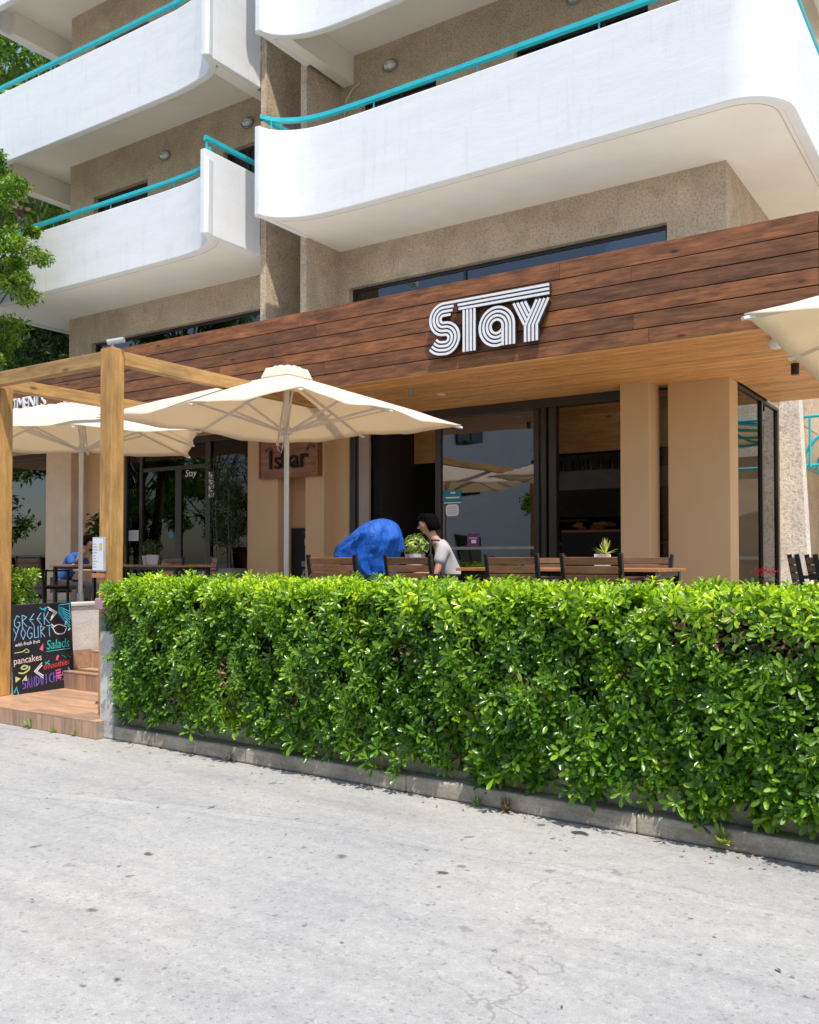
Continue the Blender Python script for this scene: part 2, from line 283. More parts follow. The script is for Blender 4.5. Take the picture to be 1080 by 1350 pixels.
# ------------------------------------------------------------------ builders
class MB:
    def __init__(s): s.v = []; s.f = []
    def add(s, vs, fs):
        b = len(s.v); s.v += [tuple(p) for p in vs]; s.f += [tuple(i+b for i in f) for f in fs]; return s
    def box(s, x0, x1, y0, y1, z0, z1):
        return s.add([(x0,y0,z0),(x1,y0,z0),(x1,y1,z0),(x0,y1,z0),(x0,y0,z1),(x1,y0,z1),(x1,y1,z1),(x0,y1,z1)],
                     [(0,3,2,1),(4,5,6,7),(0,1,5,4),(1,2,6,5),(2,3,7,6),(3,0,4,7)])
    def bar(s, a, b, w, h=None, up=(0, 0, 1)):
        h = h or w; a = Vector(a); b = Vector(b); d = (b-a).normalized(); u = Vector(up)
        if abs(d.dot(u)) > .98: u = Vector((0, 1, 0))
        x = d.cross(u).normalized()*w/2; y = x.cross(d).normalized()*h/2
        vs = [p+i*x+j*y for p in (a, b) for i, j in ((-1,-1),(1,-1),(1,1),(-1,1))]
        return s.add(vs, [(0,1,2,3),(7,6,5,4),(0,4,5,1),(1,5,6,2),(2,6,7,3),(3,7,4,0)])
    def tube(s, pts, r, n=8, cap=True):
        pts = [Vector(p) for p in pts]; k = len(pts); rr = r if isinstance(r, (list, tuple)) else [r]*k
        vs = []; prev = None
        for i, p in enumerate(pts):
            d = (pts[min(i+1, k-1)]-pts[max(i-1, 0)]).normalized()
            if prev is None:
                u = Vector((0, 0, 1)) if abs(d.z) < .9 else Vector((1, 0, 0)); x = d.cross(u).normalized()
            else: x = (prev-d*prev.dot(d)).normalized()
            prev = x; y = d.cross(x)
            for j in range(n): a = 2*math.pi*j/n; vs.append(p+(x*math.cos(a)+y*math.sin(a))*rr[i])
        fs = [(i*n+j, i*n+(j+1) % n, (i+1)*n+(j+1) % n, (i+1)*n+j) for i in range(k-1) for j in range(n)]
        if cap: fs += [tuple(range(n))[::-1], tuple((k-1)*n+j for j in range(n))]
        return s.add(vs, fs)
    def lathe(s, prof, c=(0, 0, 0), n=20):
        vs = [(c[0]+r*math.cos(2*math.pi*j/n), c[1]+r*math.sin(2*math.pi*j/n), c[2]+z) for r, z in prof for j in range(n)]
        k = len(prof); fs = [(i*n+j, i*n+(j+1) % n, (i+1)*n+(j+1) % n, (i+1)*n+j) for i in range(k-1) for j in range(n)]
        fs += [tuple(range(n))[::-1], tuple((k-1)*n+j for j in range(n))]
        return s.add(vs, fs)
    def prism(s, poly, z0, z1):      # vertical extrusion of a plan polygon (counter-clockwise)
        n = len(poly); vs = [(x, y, z0) for x, y in poly]+[(x, y, z1) for x, y in poly]
        return s.add(vs, [tuple(range(n))[::-1], tuple(range(n, 2*n))]+[(i, (i+1) % n, n+(i+1) % n, n+i) for i in range(n)])
    def ribbon(s, path, th, z0, z1, side=1):   # vertical wall along a plan path; th to the left of travel * side
        inn = offset(path, th*side); n = len(path)
        vs = [(x, y, z) for z in (z0, z1) for P in (path, inn) for x, y in P]
        A, B, C, D = 0, n, 2*n, 3*n; fs = []
        for i in range(n-1):
            fs += [(A+i, A+i+1, C+i+1, C+i), (B+i+1, B+i, D+i, D+i+1), (C+i, C+i+1, D+i+1, D+i), (A+i+1, A+i, B+i, B+i+1)]
        fs += [(A, C, D, B), (A+n-1, B+n-1, D+n-1, C+n-1)]
        return s.add(vs, fs)
    def stroke(s, path, wd, y0, y1):           # flat stroke in the XZ plane with thickness y0..y1
        L = offset(path, wd/2); Q = offset(path, -wd/2); n = len(path)
        vs = [(x, y, z) for y in (y0, y1) for P in (L, Q) for x, z in P]
        A, B, C, D = 0, n, 2*n, 3*n; fs = []
        for i in range(n-1):
            fs += [(A+i, A+i+1, B+i+1, B+i), (C+i+1, C+i, D+i, D+i+1), (A+i+1, A+i, C+i, C+i+1), (B+i, B+i+1, D+i+1, D+i)]
        fs += [(A, B, D, C), (A+n-1, C+n-1, D+n-1, B+n-1)]
        return s.add(vs, fs)
    def build(s, name, mat, parent=None, origin=None, smooth=None, bev=0.0, fix=True):
        base = wl(parent) if parent else Vector((0, 0, 0))
        if origin is None: origin = base.copy()
        origin = Vector(origin)
        me = bpy.data.meshes.new(name); me.from_pydata([(Vector(p)-origin) for p in s.v], [], s.f)
        if fix:
            import bmesh
            bm = bmesh.new(); bm.from_mesh(me); bmesh.ops.recalc_face_normals(bm, faces=bm.faces); bm.to_mesh(me); bm.free()
        o = link(name, me, mat, parent); o.location = origin-base
        if smooth is not None:
            me.polygons.foreach_set('use_smooth', [True]*len(me.polygons)); me.set_sharp_from_angle(angle=R(smooth))
        if bev:
            b = o.modifiers.new('bevel', 'BEVEL'); b.width = bev; b.segments = 2; b.limit_method = 'ANGLE'; b.angle_limit = R(40); b.harden_normals = False
        return o
def offset(path, d):
    n = len(path); out = []
    for i in range(n):
        p = Vector(path[i])
        a = (Vector(path[i])-Vector(path[i-1])).normalized() if i else None
        b = (Vector(path[i+1])-Vector(path[i])).normalized() if i < n-1 else None
        if a is None: a = b
        if b is None: b = a
        na = Vector((-a.y, a.x)); nb_ = Vector((-b.y, b.x)); m_ = (na+nb_)
        if m_.length < 1e-6: m_ = na
        m_.normalize(); k = 1/max(.5, m_.dot(na)); out.append(tuple(p+m_*d*k))
    return out
def wl(o):
    v = Vector((0, 0, 0))
    while o: v += o.location; o = o.parent
    return v
def link(name, me, mat, parent=None):
    o = bpy.data.objects.new(name, me); COL.objects.link(o)
    if mat is not None and not me.materials: me.materials.append(M[mat] if isinstance(mat, str) else mat)
    if parent: o.parent = parent
    return o
def tag(o, label=None, cat=None, group=None, kind=None):
    if label: o['label'] = label
    if cat: o['category'] = cat
    if group: o['group'] = group
    if kind: o['kind'] = kind
    return o
def thing(name, label, cat, loc=(0, 0, 0), group=None):
    o = bpy.data.objects.new(name, None); COL.objects.link(o); o.location = loc; o.empty_display_size = .1
    return tag(o, label, cat, group)
def copy_tree(o, parent=None):
    c = o.copy(); COL.objects.link(c); c.parent = parent
    for ch in list(o.children): copy_tree(ch, c)
    return c
def inst(src, parent, loc, rot=None, scale=None):
    c = src.copy(); COL.objects.link(c); c.parent = parent; c.location = Vector(loc)-wl(parent)
    if rot: c.rotation_euler = rot
    if scale: c.scale = scale
    return c
def arc(cx, cy, r, a0, a1, n=10):
    return [(cx+r*math.cos(R(a0+(a1-a0)*i/n)), cy+r*math.sin(R(a0+(a1-a0)*i/n))) for i in range(n+1)]
def catmull(P, n=6):
    out = []
    for i in range(len(P)-1):
        p0 = np.array(P[max(i-1, 0)], float); p1 = np.array(P[i], float); p2 = np.array(P[i+1], float); p3 = np.array(P[min(i+2, len(P)-1)], float)
        for k in range(n):
            u = k/n; out.append(tuple(.5*((2*p1)+(-p0+p2)*u+(2*p0-5*p1+4*p2-p3)*u*u+(-p0+3*p1-3*p2+p3)*u**3)))
    out.append(tuple(P[-1])); return out
def text(name, body, size, mat, parent, loc, rot=(R(90), 0, 0), ext=.001, shear=0, spacing=1.0, align='LEFT', sub=None, scx=1.0):
    cu = bpy.data.curves.new(name, 'FONT'); cu.body = body; cu.size = size; cu.extrude = ext; cu.shear = shear; cu.space_character = spacing; cu.align_x = align; cu.resolution_u = 3
    to = bpy.data.objects.new(name, cu); COL.objects.link(to)
    dg = bpy.context.evaluated_depsgraph_get(); me = bpy.data.meshes.new_from_object(to.evaluated_get(dg)); bpy.data.objects.remove(to)
    me.materials.clear(); me.materials.append(M[mat])
    o = bpy.data.objects.new(name, me); COL.objects.link(o); o.parent = parent; o.location = Vector(loc)-wl(parent); o.rotation_euler = rot; o.scale = (scx, 1, 1); return o
def fast_mesh(name, V, F):
    me = bpy.data.meshes.new(name); V = np.asarray(V, np.float32); F = np.asarray(F, np.int32); k = F.shape[1]
    me.vertices.add(len(V)); me.vertices.foreach_set('co', V.ravel()); me.loops.add(F.size); me.loops.foreach_set('vertex_index', F.ravel())
    me.polygons.add(len(F)); me.polygons.foreach_set('loop_start', np.arange(0, F.size, k, dtype=np.int32)); me.polygons.foreach_set('loop_total', np.full(len(F), k, np.int32))
    me.update(calc_edges=True); return me
def frames(dirs, spin):
    d = dirs/np.linalg.norm(dirs, axis=1, keepdims=True); up = np.where(np.abs(d[:, 2:3]) > .95, np.array([[1., 0, 0]]), np.array([[0., 0, 1.]]))
    x = np.cross(up, d); x /= np.linalg.norm(x, axis=1, keepdims=True); y = np.cross(d, x)
    c, s = np.cos(spin)[:, None], np.sin(spin)[:, None]
    return np.stack([x*c+y*s, -x*s+y*c, d], axis=2)        # columns: local x, y, z
def scatter(tv, tf, P, D, S, spin=None):
    n = len(P); spin = rng.uniform(0, 6.28, n) if spin is None else spin
    Rm = frames(D, spin); V = np.einsum('nij,kj->nki', Rm, tv)*S[:, None, None]+P[:, None, :]
    F = tf[None]+(np.arange(n)*len(tv))[:, None, None]
    return V.reshape(-1, 3), F.reshape(-1, tf.shape[1])
def merge(parts):
    Vs, Fs, b = [], [], 0
    for V, F in parts: Vs.append(V); Fs.append(F+b); b += len(V)
    return np.concatenate(Vs), np.concatenate(Fs)
def leaf_template(Wd=.19, rows=((0, .1), (.32, .5), (.68, 1), (.90, .78), (1, .30)), fold=.05, curl=.16):
    v = []; f = []
    for t_, w_ in rows:
        z = -curl*t_*t_
        v += [(-Wd*w_, t_, z+fold*w_), (0, t_, z), (Wd*w_, t_, z+fold*w_)]
    for i in range(len(rows)-1):
        a = 3*i; f += [(a, a+1, a+4, a+3), (a+1, a+2, a+5, a+4)]
    return np.array(v, float), np.array(f)
def rosette(seed, n=9, Wd=.165):
    rs = np.random.default_rng(seed); lv, lf = leaf_template(Wd); V = []; F = []
    for i in range(n):
        az = i*2.4+rs.uniform(-.3, .3); el = R(8+52*(i/n))+rs.uniform(-.15, .2); s = (1-.45*i/n)*rs.uniform(.85, 1.1); roll = rs.uniform(-.3, .3)
        Rm = np.array(Matrix.Rotation(az, 3, 'Z') @ Matrix.Rotation(el, 3, 'X') @ Matrix.Rotation(roll, 3, 'Y'))
        p = lv*s; p = p+np.array([0, .06, 0]); p = p@Rm.T+np.array([0, 0, -.25+.3*i/n]); V.append(p); F.append(lf+i*len(lv))
    return np.concatenate(V), np.concatenate(F)
ROS = [rosette(i, 8+i % 3) for i in range(7)]
BIGLEAF = leaf_template()
SMALL = (np.array([(0, 0, 0), (-.2, .45, .06), (0, .5, 0), (.2, .45, .06), (0, 1, -.12)], float), np.array([(0, 2, 1), (0, 3, 2), (1, 2, 4), (2, 3, 4)]))

# ------------------------------------------------------------------ ground
g = MB(); g.add([(-220, -220, 0), (220, -220, 0), (220, 260, 0), (-220, 260, 0)], [(0, 1, 2, 3)])
tag(g.build('road', 'road', fix=False), 'pale grey worn road surface with dark spots in front of the hedge', kind='structure')
HF = lambda x: 4.80-.024*x            # plan line of the kerb front
tr = MB(); tr.box(-6.2, 6, 5.75, 20.5, 0.002, .70); tag(tr.build('terrace_floor', 'terrace'), 'raised terrace floor behind the hedge', kind='structure')
tr = MB(); tr.box(-30, -8.6, 6.1, 20.5, 0.002, .697); tag(tr.build('terrace_floor', 'terrace'), 'raised terrace floor left of the entrance steps', kind='structure')
tr = MB(); tr.box(-8.6, -6.2, 7.0, 20.5, 0.002, .703); tag(tr.build('terrace_floor', 'terrace'), 'terrace floor at the head of the steps', kind='structure')

# entrance steps with wood-look tiles
st = thing('entrance_steps', 'low entrance platform and steps clad in brown wood-look tiles left of the hedge', 'steps', (-7.4, 5.4, 0))
cb = MB(); cb.box(-30, -6.40, 4.885, 5.96, 0.003, .138); cb.box(-8.42, -6.42, 5.97, 7.0, .003, .317); cb.box(-8.42, -6.42, 6.35, 7.0, .318, .50); cb.build('core', 'concrete', st)
x = -11.0; ti = None
while x < -6.42:
    x1 = min(x+.142, -6.40); b = MB(); b.box(x, x1-.004, 4.872, 4.886, .004, .146+random.uniform(-.001, .001)); ti = b.build('tile', 'tile_v', st, ((x+x1)/2, 4.88, .07)); x += .142
for r_ in range(8):
    y0 = 4.875+r_*.1365; off = -.35*(r_ % 3); x = -11.0+off
    while x < -6.42:
        x1 = min(x+.9, -6.40); b = MB(); b.box(max(x, -11.2), x1-.004, y0+(.002 if r_ else -.004), y0+.1325, .139, .150+random.uniform(0, .0012))
        b.build('tile', 'tile', st, ((x+x1)/2, y0+.06, .14), bev=.001); x += .9
for (yy, zb, zt) in ((5.96, .152, .330), (6.34, .334, .512), (6.70, .514, .70)):
    x = -8.42
    while x < -6.43:
        x1 = min(x+.142, -6.42); b = MB(); b.box(x, x1-.004, yy-.012, yy+.001, zb, zt-.012); b.build('tile', 'tile_v', st, ((x+x1)/2, yy, zb+.07)); x += .142
    for k in range(3):
        b = MB(); b.box(-8.42, -7.45-.003, yy-.016+.13*k, yy-.02+.13*(k+1), zt-.011, zt+.001); b.build('tile', 'tile', st, (-7.9, yy+.05+.13*k, zt))
        b = MB(); b.box(-7.45, -6.42, yy-.016+.13*k, yy-.02+.13*(k+1), zt-.011, zt+.0005); b.build('tile', 'tile', st, (-6.9, yy+.05+.13*k, zt))
b = MB(); b.box(-8.42, -6.42, 6.9, 7.0, .318, .69); b.build('core', 'concrete', st)
# brown tiled skirting on the side wall
for k, (y0, y1, z0, z1) in enumerate(((5.975, 6.33, .335, .53), (5.6, 5.955, .155, .36))):
    b = MB(); b.box(-8.44, -8.425, y0, y1, z0, z1); b.build('skirting', 'tile', st, (-8.43, y0, z0))
sw = thing('side_wall', 'whitewashed low wall with a pale cap behind the chalkboard', 'wall', (-8.55, 5.7, 0))
b = MB(); b.box(-8.68, -8.45, 5.22, 9.6, .003, 1.0); b.build('wall', 'white_wall', sw, bev=.006)
b = MB(); b.box(-8.70, -8.43, 5.2, 9.62, 1.0, 1.035); b.build('cap', 'pale_concrete', sw, bev=.006)
# kerb and planter wall under the hedge
pw = thing('planter_wall', 'stained concrete kerb and low wall under the green hedge', 'wall', (-2.5, 5.0, 0))
xs = [-6.28, -4.9, -3.3, -1.75, -.2, 1.4, 3.0, 4.6, 6.2]
for i in range(len(xs)-1):
    a, c_ = xs[i]+.001, xs[i+1]-.001; n = 6; poly = [(a+(c_-a)*k/n, HF(a+(c_-a)*k/n)+random.uniform(-.006, .006)) for k in range(n+1)]
    b = MB(); b.ribbon(poly, .20, .002, .112); b.build('kerb_block', 'concrete', pw, ((a+c_)/2, HF(a), 0), bev=.014)
b = MB(); b.ribbon([(-6.25, HF(-6.25)+.13), (6.2, HF(6.2)+.13)], .14, .06, .43); b.build('wall', 'concrete_wall', pw, bev=.012)
b = MB(); b.prism([(-6.2, HF(-6.2)+.26), (6.2, HF(6.2)+.26), (6.2, 5.74), (-6.2, 5.74)], .01, .40); b.build('soil', 'soil', pw)
gp = thing('gate_pillar', 'pale concrete pillar with a small dark box at the left end of the hedge', 'pillar', (-6.33, 5.12, 0))
b = MB(); b.box(-6.465, -6.29, 4.945, 5.12, .003, .90); b.build('shaft', 'pale_concrete', gp, bev=.012)
b = MB(); b.box(-6.475, -6.39, 4.95, 5.03, .901, 1.03); b.build('junction_box', 'socket', gp, bev=.006)
b = MB(); b.box(-6.64, -6.54, 5.02, 5.098, 1.07, 1.17); tag(b.build('door_phone', 'pink_paint', None, (-6.6, 5.09, 1.1), bev=.01), 'small dusty pink box fixed to the timber post beside the hedge', 'box')

# ------------------------------------------------------------------ hedge
def hedge(name, label, x0, x1, yf, yb, ztop, dens, zbot, seed, showcase=0, bulge=.28, ends=True):
    global rng
    rng = np.random.default_rng(seed); h = thing(name, label, 'hedge', ((x0+x1)/2, (yf((x0+x1)/2)+yb)/2, .3))
    DRY = [(x0+5.15, 1.10, .13), (x0+4.88, 1.16, .08), (x0+5.4, 1.06, .09), (x0+.55, .95, .07), (x0+.95, .72, .09), (x0+1.5, .66, .08), (x0+2.2, .60, .08), (x0+3.1, .95, .06), (x0+3.9, .8, .05), (x0+4.6, .9, .05), (x0+1.1, .5, .07), (x0+.85, .42, .08)]
    def nz(x, z, k): return .5*math.sin(x*3.1*k+z*4.3+seed)+.5*math.sin(x*7.7*k-z*6.1+2*seed)+.4*math.sin(x*15.1*k+z*11)
    P = []; D = []; S = []
    def put(p, n_, s): P.append(p); D.append(n_); S.append(s)
    A = int((x1-x0)*(ztop-zbot+.15)*dens)
    for _ in range(A):
        x = rng.uniform(x0-.02, x1); u = rng.uniform(0, 1)**.9; zb = zbot+.06*nz(x, 0, 1.3)+.04*math.sin(x*19)
        z = zb+(ztop-zb)*u; out = bulge*(.60+.38*math.sin(min(1, u*1.25+.12)*math.pi*.62))+.060*nz(x, z, 1.4)+.03*math.sin(x*31+3*math.sin(z*23))
        if ends and x < x0+.02+(ztop-z)*.17+.03*math.sin(z*17): continue
        if showcase and any((x-a_)**2+(z-b_)**2 < (r_*.9)**2 for a_, b_, r_ in DRY) and rng.uniform() < .8: continue
        hole = math.sin(x*5.3+z*3.9+seed)*math.sin(x*2.1-z*7.3+1.7*seed)
        if hole > .84 and rng.uniform() < .8: continue
        dp = rng.exponential(.04); y = yf(x)+.24-out+dp
        n_ = (rng.normal(0, .45), -1+rng.normal(0, .3), .55+rng.normal(0, .4)); put((x, y, z), n_, rng.uniform(.042, .084)*(1.12 if z < .6 else 1)*(1.08 if x > -3 else 1))
    B = int((x1-x0)*(yb-yf(x0)+bulge)*dens*1.15)
    for _ in range(B):
        x = rng.uniform(x0, x1); y = rng.uniform(yf(x)+.24-bulge*.8, yb); z = ztop+.035*nz(x, y*2, 1.1)+rng.normal(0, .018)-rng.exponential(.02)
        put((x, y, z), (rng.normal(0, .35), rng.normal(-.15, .35), 1), rng.uniform(.05, .085))
    if ends:
        for (xe, sg) in ((x0, -1), (x1, 1)):
            for _ in range(int((yb-yf(xe))*(ztop-zbot)*dens)):
                y = rng.uniform(yf(xe), yb); z = rng.uniform(zbot, ztop); put((xe+(.17*(ztop-z) if sg < 0 else 0)+sg*(.03+.04*nz(y, z, 1))+rng.normal(0, .02), y, z), (sg, rng.normal(0, .4), .5+rng.normal(0, .3)), rng.uniform(.045, .075))
        for _ in range(int((x1-x0)*(ztop-.7)*dens*.5)):
            x = rng.uniform(x0, x1); z = rng.uniform(.7, ztop); put((x, yb+.03+rng.normal(0, .03), z), (rng.normal(0, .4), 1, .5), rng.uniform(.045, .075))
    for _ in range(int((x1-x0)*9)):      # taller sprigs standing above the clipped top
        x = rng.uniform(x0, x1); y = rng.uniform(yf(x)+.1, yb-.1); z = ztop+rng.uniform(.03, .10)
        put((x, y, z), (rng.normal(0, .2), rng.normal(0, .2), 1), rng.uniform(.06, .085)); put((x, y, z-.05), (rng.normal(0, .2), rng.normal(0, .2), 1), .06)
    if showcase:                          # sprays that hang over the kerb
        for (cx, n_, zz, sp) in ((-.86, 26, .42, .13), (-.45, 26, .40, .15), (-1.35, 12, .46, .14), (-2.55, 12, .40, .13), (-3.55, 12, .38, .13), (-4.1, 8, .36, .12), (-5.3, 7, .34, .1), (-1.9, 9, .45, .14), (.3, 20, .4, .2)):
            for _ in range(n_):
                x = rng.normal(cx, sp); z = zz+rng.normal(-.03, .075); put((x, HF(x)+.04-rng.uniform(.0, .16), max(.13, z-.08)), (rng.normal(0, .5), -1, .6+rng.normal(0, .4)), rng.uniform(.07, .095))
    P = np.array(P); D = np.array(D); S = np.array(S); n = len(P)
    big = np.zeros(n, bool)
    if showcase:
        dist = P[:, 0]**2+P[:, 1]**2; vis = (P[:, 1] < np.array([yf(a) for a in P[:, 0]])+.12) & (P[:, 0] < -.55)
        idx = np.where(vis)[0]; idx = idx[np.argsort(dist[idx]-S[idx]*60)][:showcase]; big[idx] = True
        meshes = []
        for V, F in ROS:
            me = fast_mesh('leaf_rosette', V, F); me.materials.append(M['hedge_leaf']); me.polygons.foreach_set('use_smooth', [True]*len(me.polygons)); meshes.append(me)
        Rm = frames(D[idx], rng.uniform(0, 6.28, len(idx)))
        for k, i in enumerate(idx):
            o = bpy.data.objects.new('leaf_rosette', meshes[k % len(meshes)]); COL.objects.link(o); o.parent = h
            o.matrix_local = Matrix.Translation(Vector(P[i])-h.location) @ Matrix(Rm[k].tolist()).to_4x4() @ Matrix.Scale(float(S[i]), 4)
    rest = np.where(~big)[0]; parts = []
    for k, (V, F) in enumerate(ROS):
        sel = rest[k::len(ROS)]
        if len(sel): parts.append(scatter(V, F, P[sel]-np.array(h.location), D[sel], S[sel]))
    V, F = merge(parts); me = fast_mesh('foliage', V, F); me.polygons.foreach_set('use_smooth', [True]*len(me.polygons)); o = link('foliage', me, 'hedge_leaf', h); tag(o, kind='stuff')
    # dry leaves in a few worn patches
    P2 = []; 
    for (cx, cz, s_) in DRY:
        n_ = int(15000*s_*s_)+20
        if cx > x1: continue
        for _ in range(n_): 
            x = rng.normal(cx, s_); z = min(ztop-.05, rng.normal(cz, s_*.7)); P2.append((x, yf(x)+.24-bulge*(.60+.38*math.sin(min(1, (z-zbot)/(ztop-zbot)*1.25+.12)*math.pi*.62))+rng.uniform(-.01, .12), z))
    if P2:
        P2 = np.array(P2)-np.array(h.location); n2 = len(P2); V, F = scatter(*BIGLEAF, P2, rng.normal(0, 1, (n2, 3)), rng.uniform(.025, .05, n2)); me = fast_mesh('dry_leaves', V, F); tag(link('dry_leaves', me, 'dead_leaf', h), kind='stuff')
    # twigs, then an inner mass coloured dark as shade in the leaf gaps
    b = MB()
    for _ in range(int((x1-x0)*70)):
        x = rng.uniform(x0+.05, x1-.05); z = rng.uniform(.35, ztop-.1); y = yf(x)+.3; p = Vector((x, y+.12, z-.12)); q = Vector((x+rng.normal(0, .12), y-.27+rng.normal(0, .04), z+rng.uniform(0, .15))); b.tube([p, (p+q)/2+Vector((0, 0, .03)), q], [.006, .004, .002], 4, False)
    b.build('twigs', 'bark', h)['kind'] = 'stuff'
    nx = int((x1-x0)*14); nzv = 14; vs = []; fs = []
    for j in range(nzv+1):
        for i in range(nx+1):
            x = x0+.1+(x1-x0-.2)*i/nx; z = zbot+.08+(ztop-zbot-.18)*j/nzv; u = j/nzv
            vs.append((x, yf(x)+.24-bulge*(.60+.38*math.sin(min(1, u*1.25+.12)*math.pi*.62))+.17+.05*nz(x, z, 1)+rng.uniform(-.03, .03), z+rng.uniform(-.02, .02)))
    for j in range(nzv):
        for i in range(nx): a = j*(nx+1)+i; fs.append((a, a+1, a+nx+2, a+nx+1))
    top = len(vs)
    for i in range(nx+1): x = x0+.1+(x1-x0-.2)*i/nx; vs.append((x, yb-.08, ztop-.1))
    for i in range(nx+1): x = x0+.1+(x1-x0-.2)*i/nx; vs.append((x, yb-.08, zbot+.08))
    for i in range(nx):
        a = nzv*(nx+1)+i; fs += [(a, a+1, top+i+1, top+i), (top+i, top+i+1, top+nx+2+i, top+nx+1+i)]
    c = MB(); c.add(vs, fs); c.build('shaded_inner_growth', 'core', h, fix=False); return h
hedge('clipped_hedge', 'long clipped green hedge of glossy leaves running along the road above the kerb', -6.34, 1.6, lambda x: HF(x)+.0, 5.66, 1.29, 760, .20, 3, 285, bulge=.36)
hedge('clipped_hedge', 'small clipped green bush left of the entrance behind the white side wall', -12.2, -8.85, lambda x: 5.12, 5.95, 1.36, 420, .5, 5, 0, bulge=.2)

# ------------------------------------------------------------------ the apartment building
bd = thing('apartment_building', 'tan rendered apartment block with white curved balconies above the cafe', 'building', (-8, 11.4, 0))
YW = 11.40
def wall_open(mb, x0, x1, z0, z1, y0, y1, ops):
    zs = sorted({z0, z1, *[o[2] for o in ops], *[o[3] for o in ops]})
    for a, b_ in zip(zs, zs[1:]):
        cut = sorted((o[0], o[1]) for o in ops if o[2] < b_-1e-6 and o[3] > a+1e-6); x = x0
        for c0, c1 in cut:
            if c0 > x: mb.box(x, c0, y0, y1, a, b_)
            x = c1
        if x < x1: mb.box(x, x1, y0, y1, a, b_)
TOP = 18.2; FL = [6.42, 9.52, 12.62, 15.72]
main_ops = [(-8.79, -3.67, 4.86, 5.82)]; left_ops = [(-15.24, -10.5, 4.86, 5.80)]
for f in FL[:3]:
    main_ops += [(-8.55, -7.15, f+.13, f+2.36), (-5.85, -3.9, f+.13, f+2.36)]; left_ops += [(-15.2, -13.6, f+.13, f+2.3), (-11.6, -10.6, f+.13, f+2.3)]
b = MB(); wall_open(b, -8.98, -2.93, 3.74, TOP, YW, YW+.25, main_ops); b.box(-3.18, -2.931, YW+.25, 20, 3.74, TOP); b.build('wall', 'stucco', bd)
b = MB(); wall_open(b, -15.95, -9.97, 3.74, TOP, YW, YW+.25, left_ops); b.box(-15.949, -15.7, YW+.25, 20, 3.74, TOP); b.build('wall', 'stucco', bd)
b = MB(); b.box(-9.10, -8.98, 10.58, 12.2, 3.741, TOP); b.build('fin_wall', 'stucco', bd)
b = MB(); b.box(-9.97, -9.85, 10.62, 12.2, 3.741, TOP); b.build('fin_wall', 'stucco', bd)
b = MB(); b.box(-9.849, -9.101, 11.7, 12.1, 3.74, TOP); b.build('recess_wall', 'stucco', bd)
b = MB(); b.box(-16.4, -2.6, 10.9, 20, TOP, TOP+.3); b.build('roof', 'roof', bd)
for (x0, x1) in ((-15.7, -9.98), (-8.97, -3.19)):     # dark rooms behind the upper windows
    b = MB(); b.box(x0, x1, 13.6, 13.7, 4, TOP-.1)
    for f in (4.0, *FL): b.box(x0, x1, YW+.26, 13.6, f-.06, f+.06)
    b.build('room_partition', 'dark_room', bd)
def window(parent, x0, x1, z0, z1, y, nd=1, g='glass_dark', fw=.05, fd=.06, name='window', frame='black_frame', split=None):
    wm = MB(); wm.box(x0, x1, y, y+fd, z1-fw, z1); wm.box(x0, x1, y, y+fd, z0, z0+fw); wm.box(x0, x0+fw, y+.001, y+fd-.001, z0+fw, z1-fw); wm.box(x1-fw, x1, y+.001, y+fd-.001, z0+fw, z1-fw)
    f_ = wm.build(name, frame, parent, ((x0+x1)/2, y, z0), bev=.004); ss = split or [x0+(x1-x0)*k/nd for k in range(1, nd)]
    edges = [x0+fw]+list(ss)+[x1-fw]
    for s_ in ss: mm = MB(); mm.box(s_-fw*.45, s_+fw*.45, y+.003, y+fd-.003, z0+fw, z1-fw); mm.build('mullion', frame, f_)
    for a, c_ in zip(edges, edges[1:]):
        p = MB(); p.box(a+.001, c_-.001, y+fd*.5-.004, y+fd*.5+.004, z0+fw+.001, z1-fw-.001); p.build('pane', g, f_)
    return f_
window(bd, -8.79, -3.67, 4.861, 5.82, YW+.10, split=[-6.72], g='glass_coated', frame='black_frame')
window(bd, -15.24, -10.5, 4.861, 5.80, YW+.10, split=[-12.75], g='glass_coated')
for i, f in enumerate(FL[:3]):
    for (a, c_, n_) in ((-8.55, -7.15, 2), (-5.85, -3.9, 3), (-15.2, -13.6, 2), (-11.6, -10.6, 2)):
        zt = f+(2.36 if a > -9.5 else 2.3); window(bd, a, c_, f+.131, zt, YW+.10, n_, name='balcony_door')
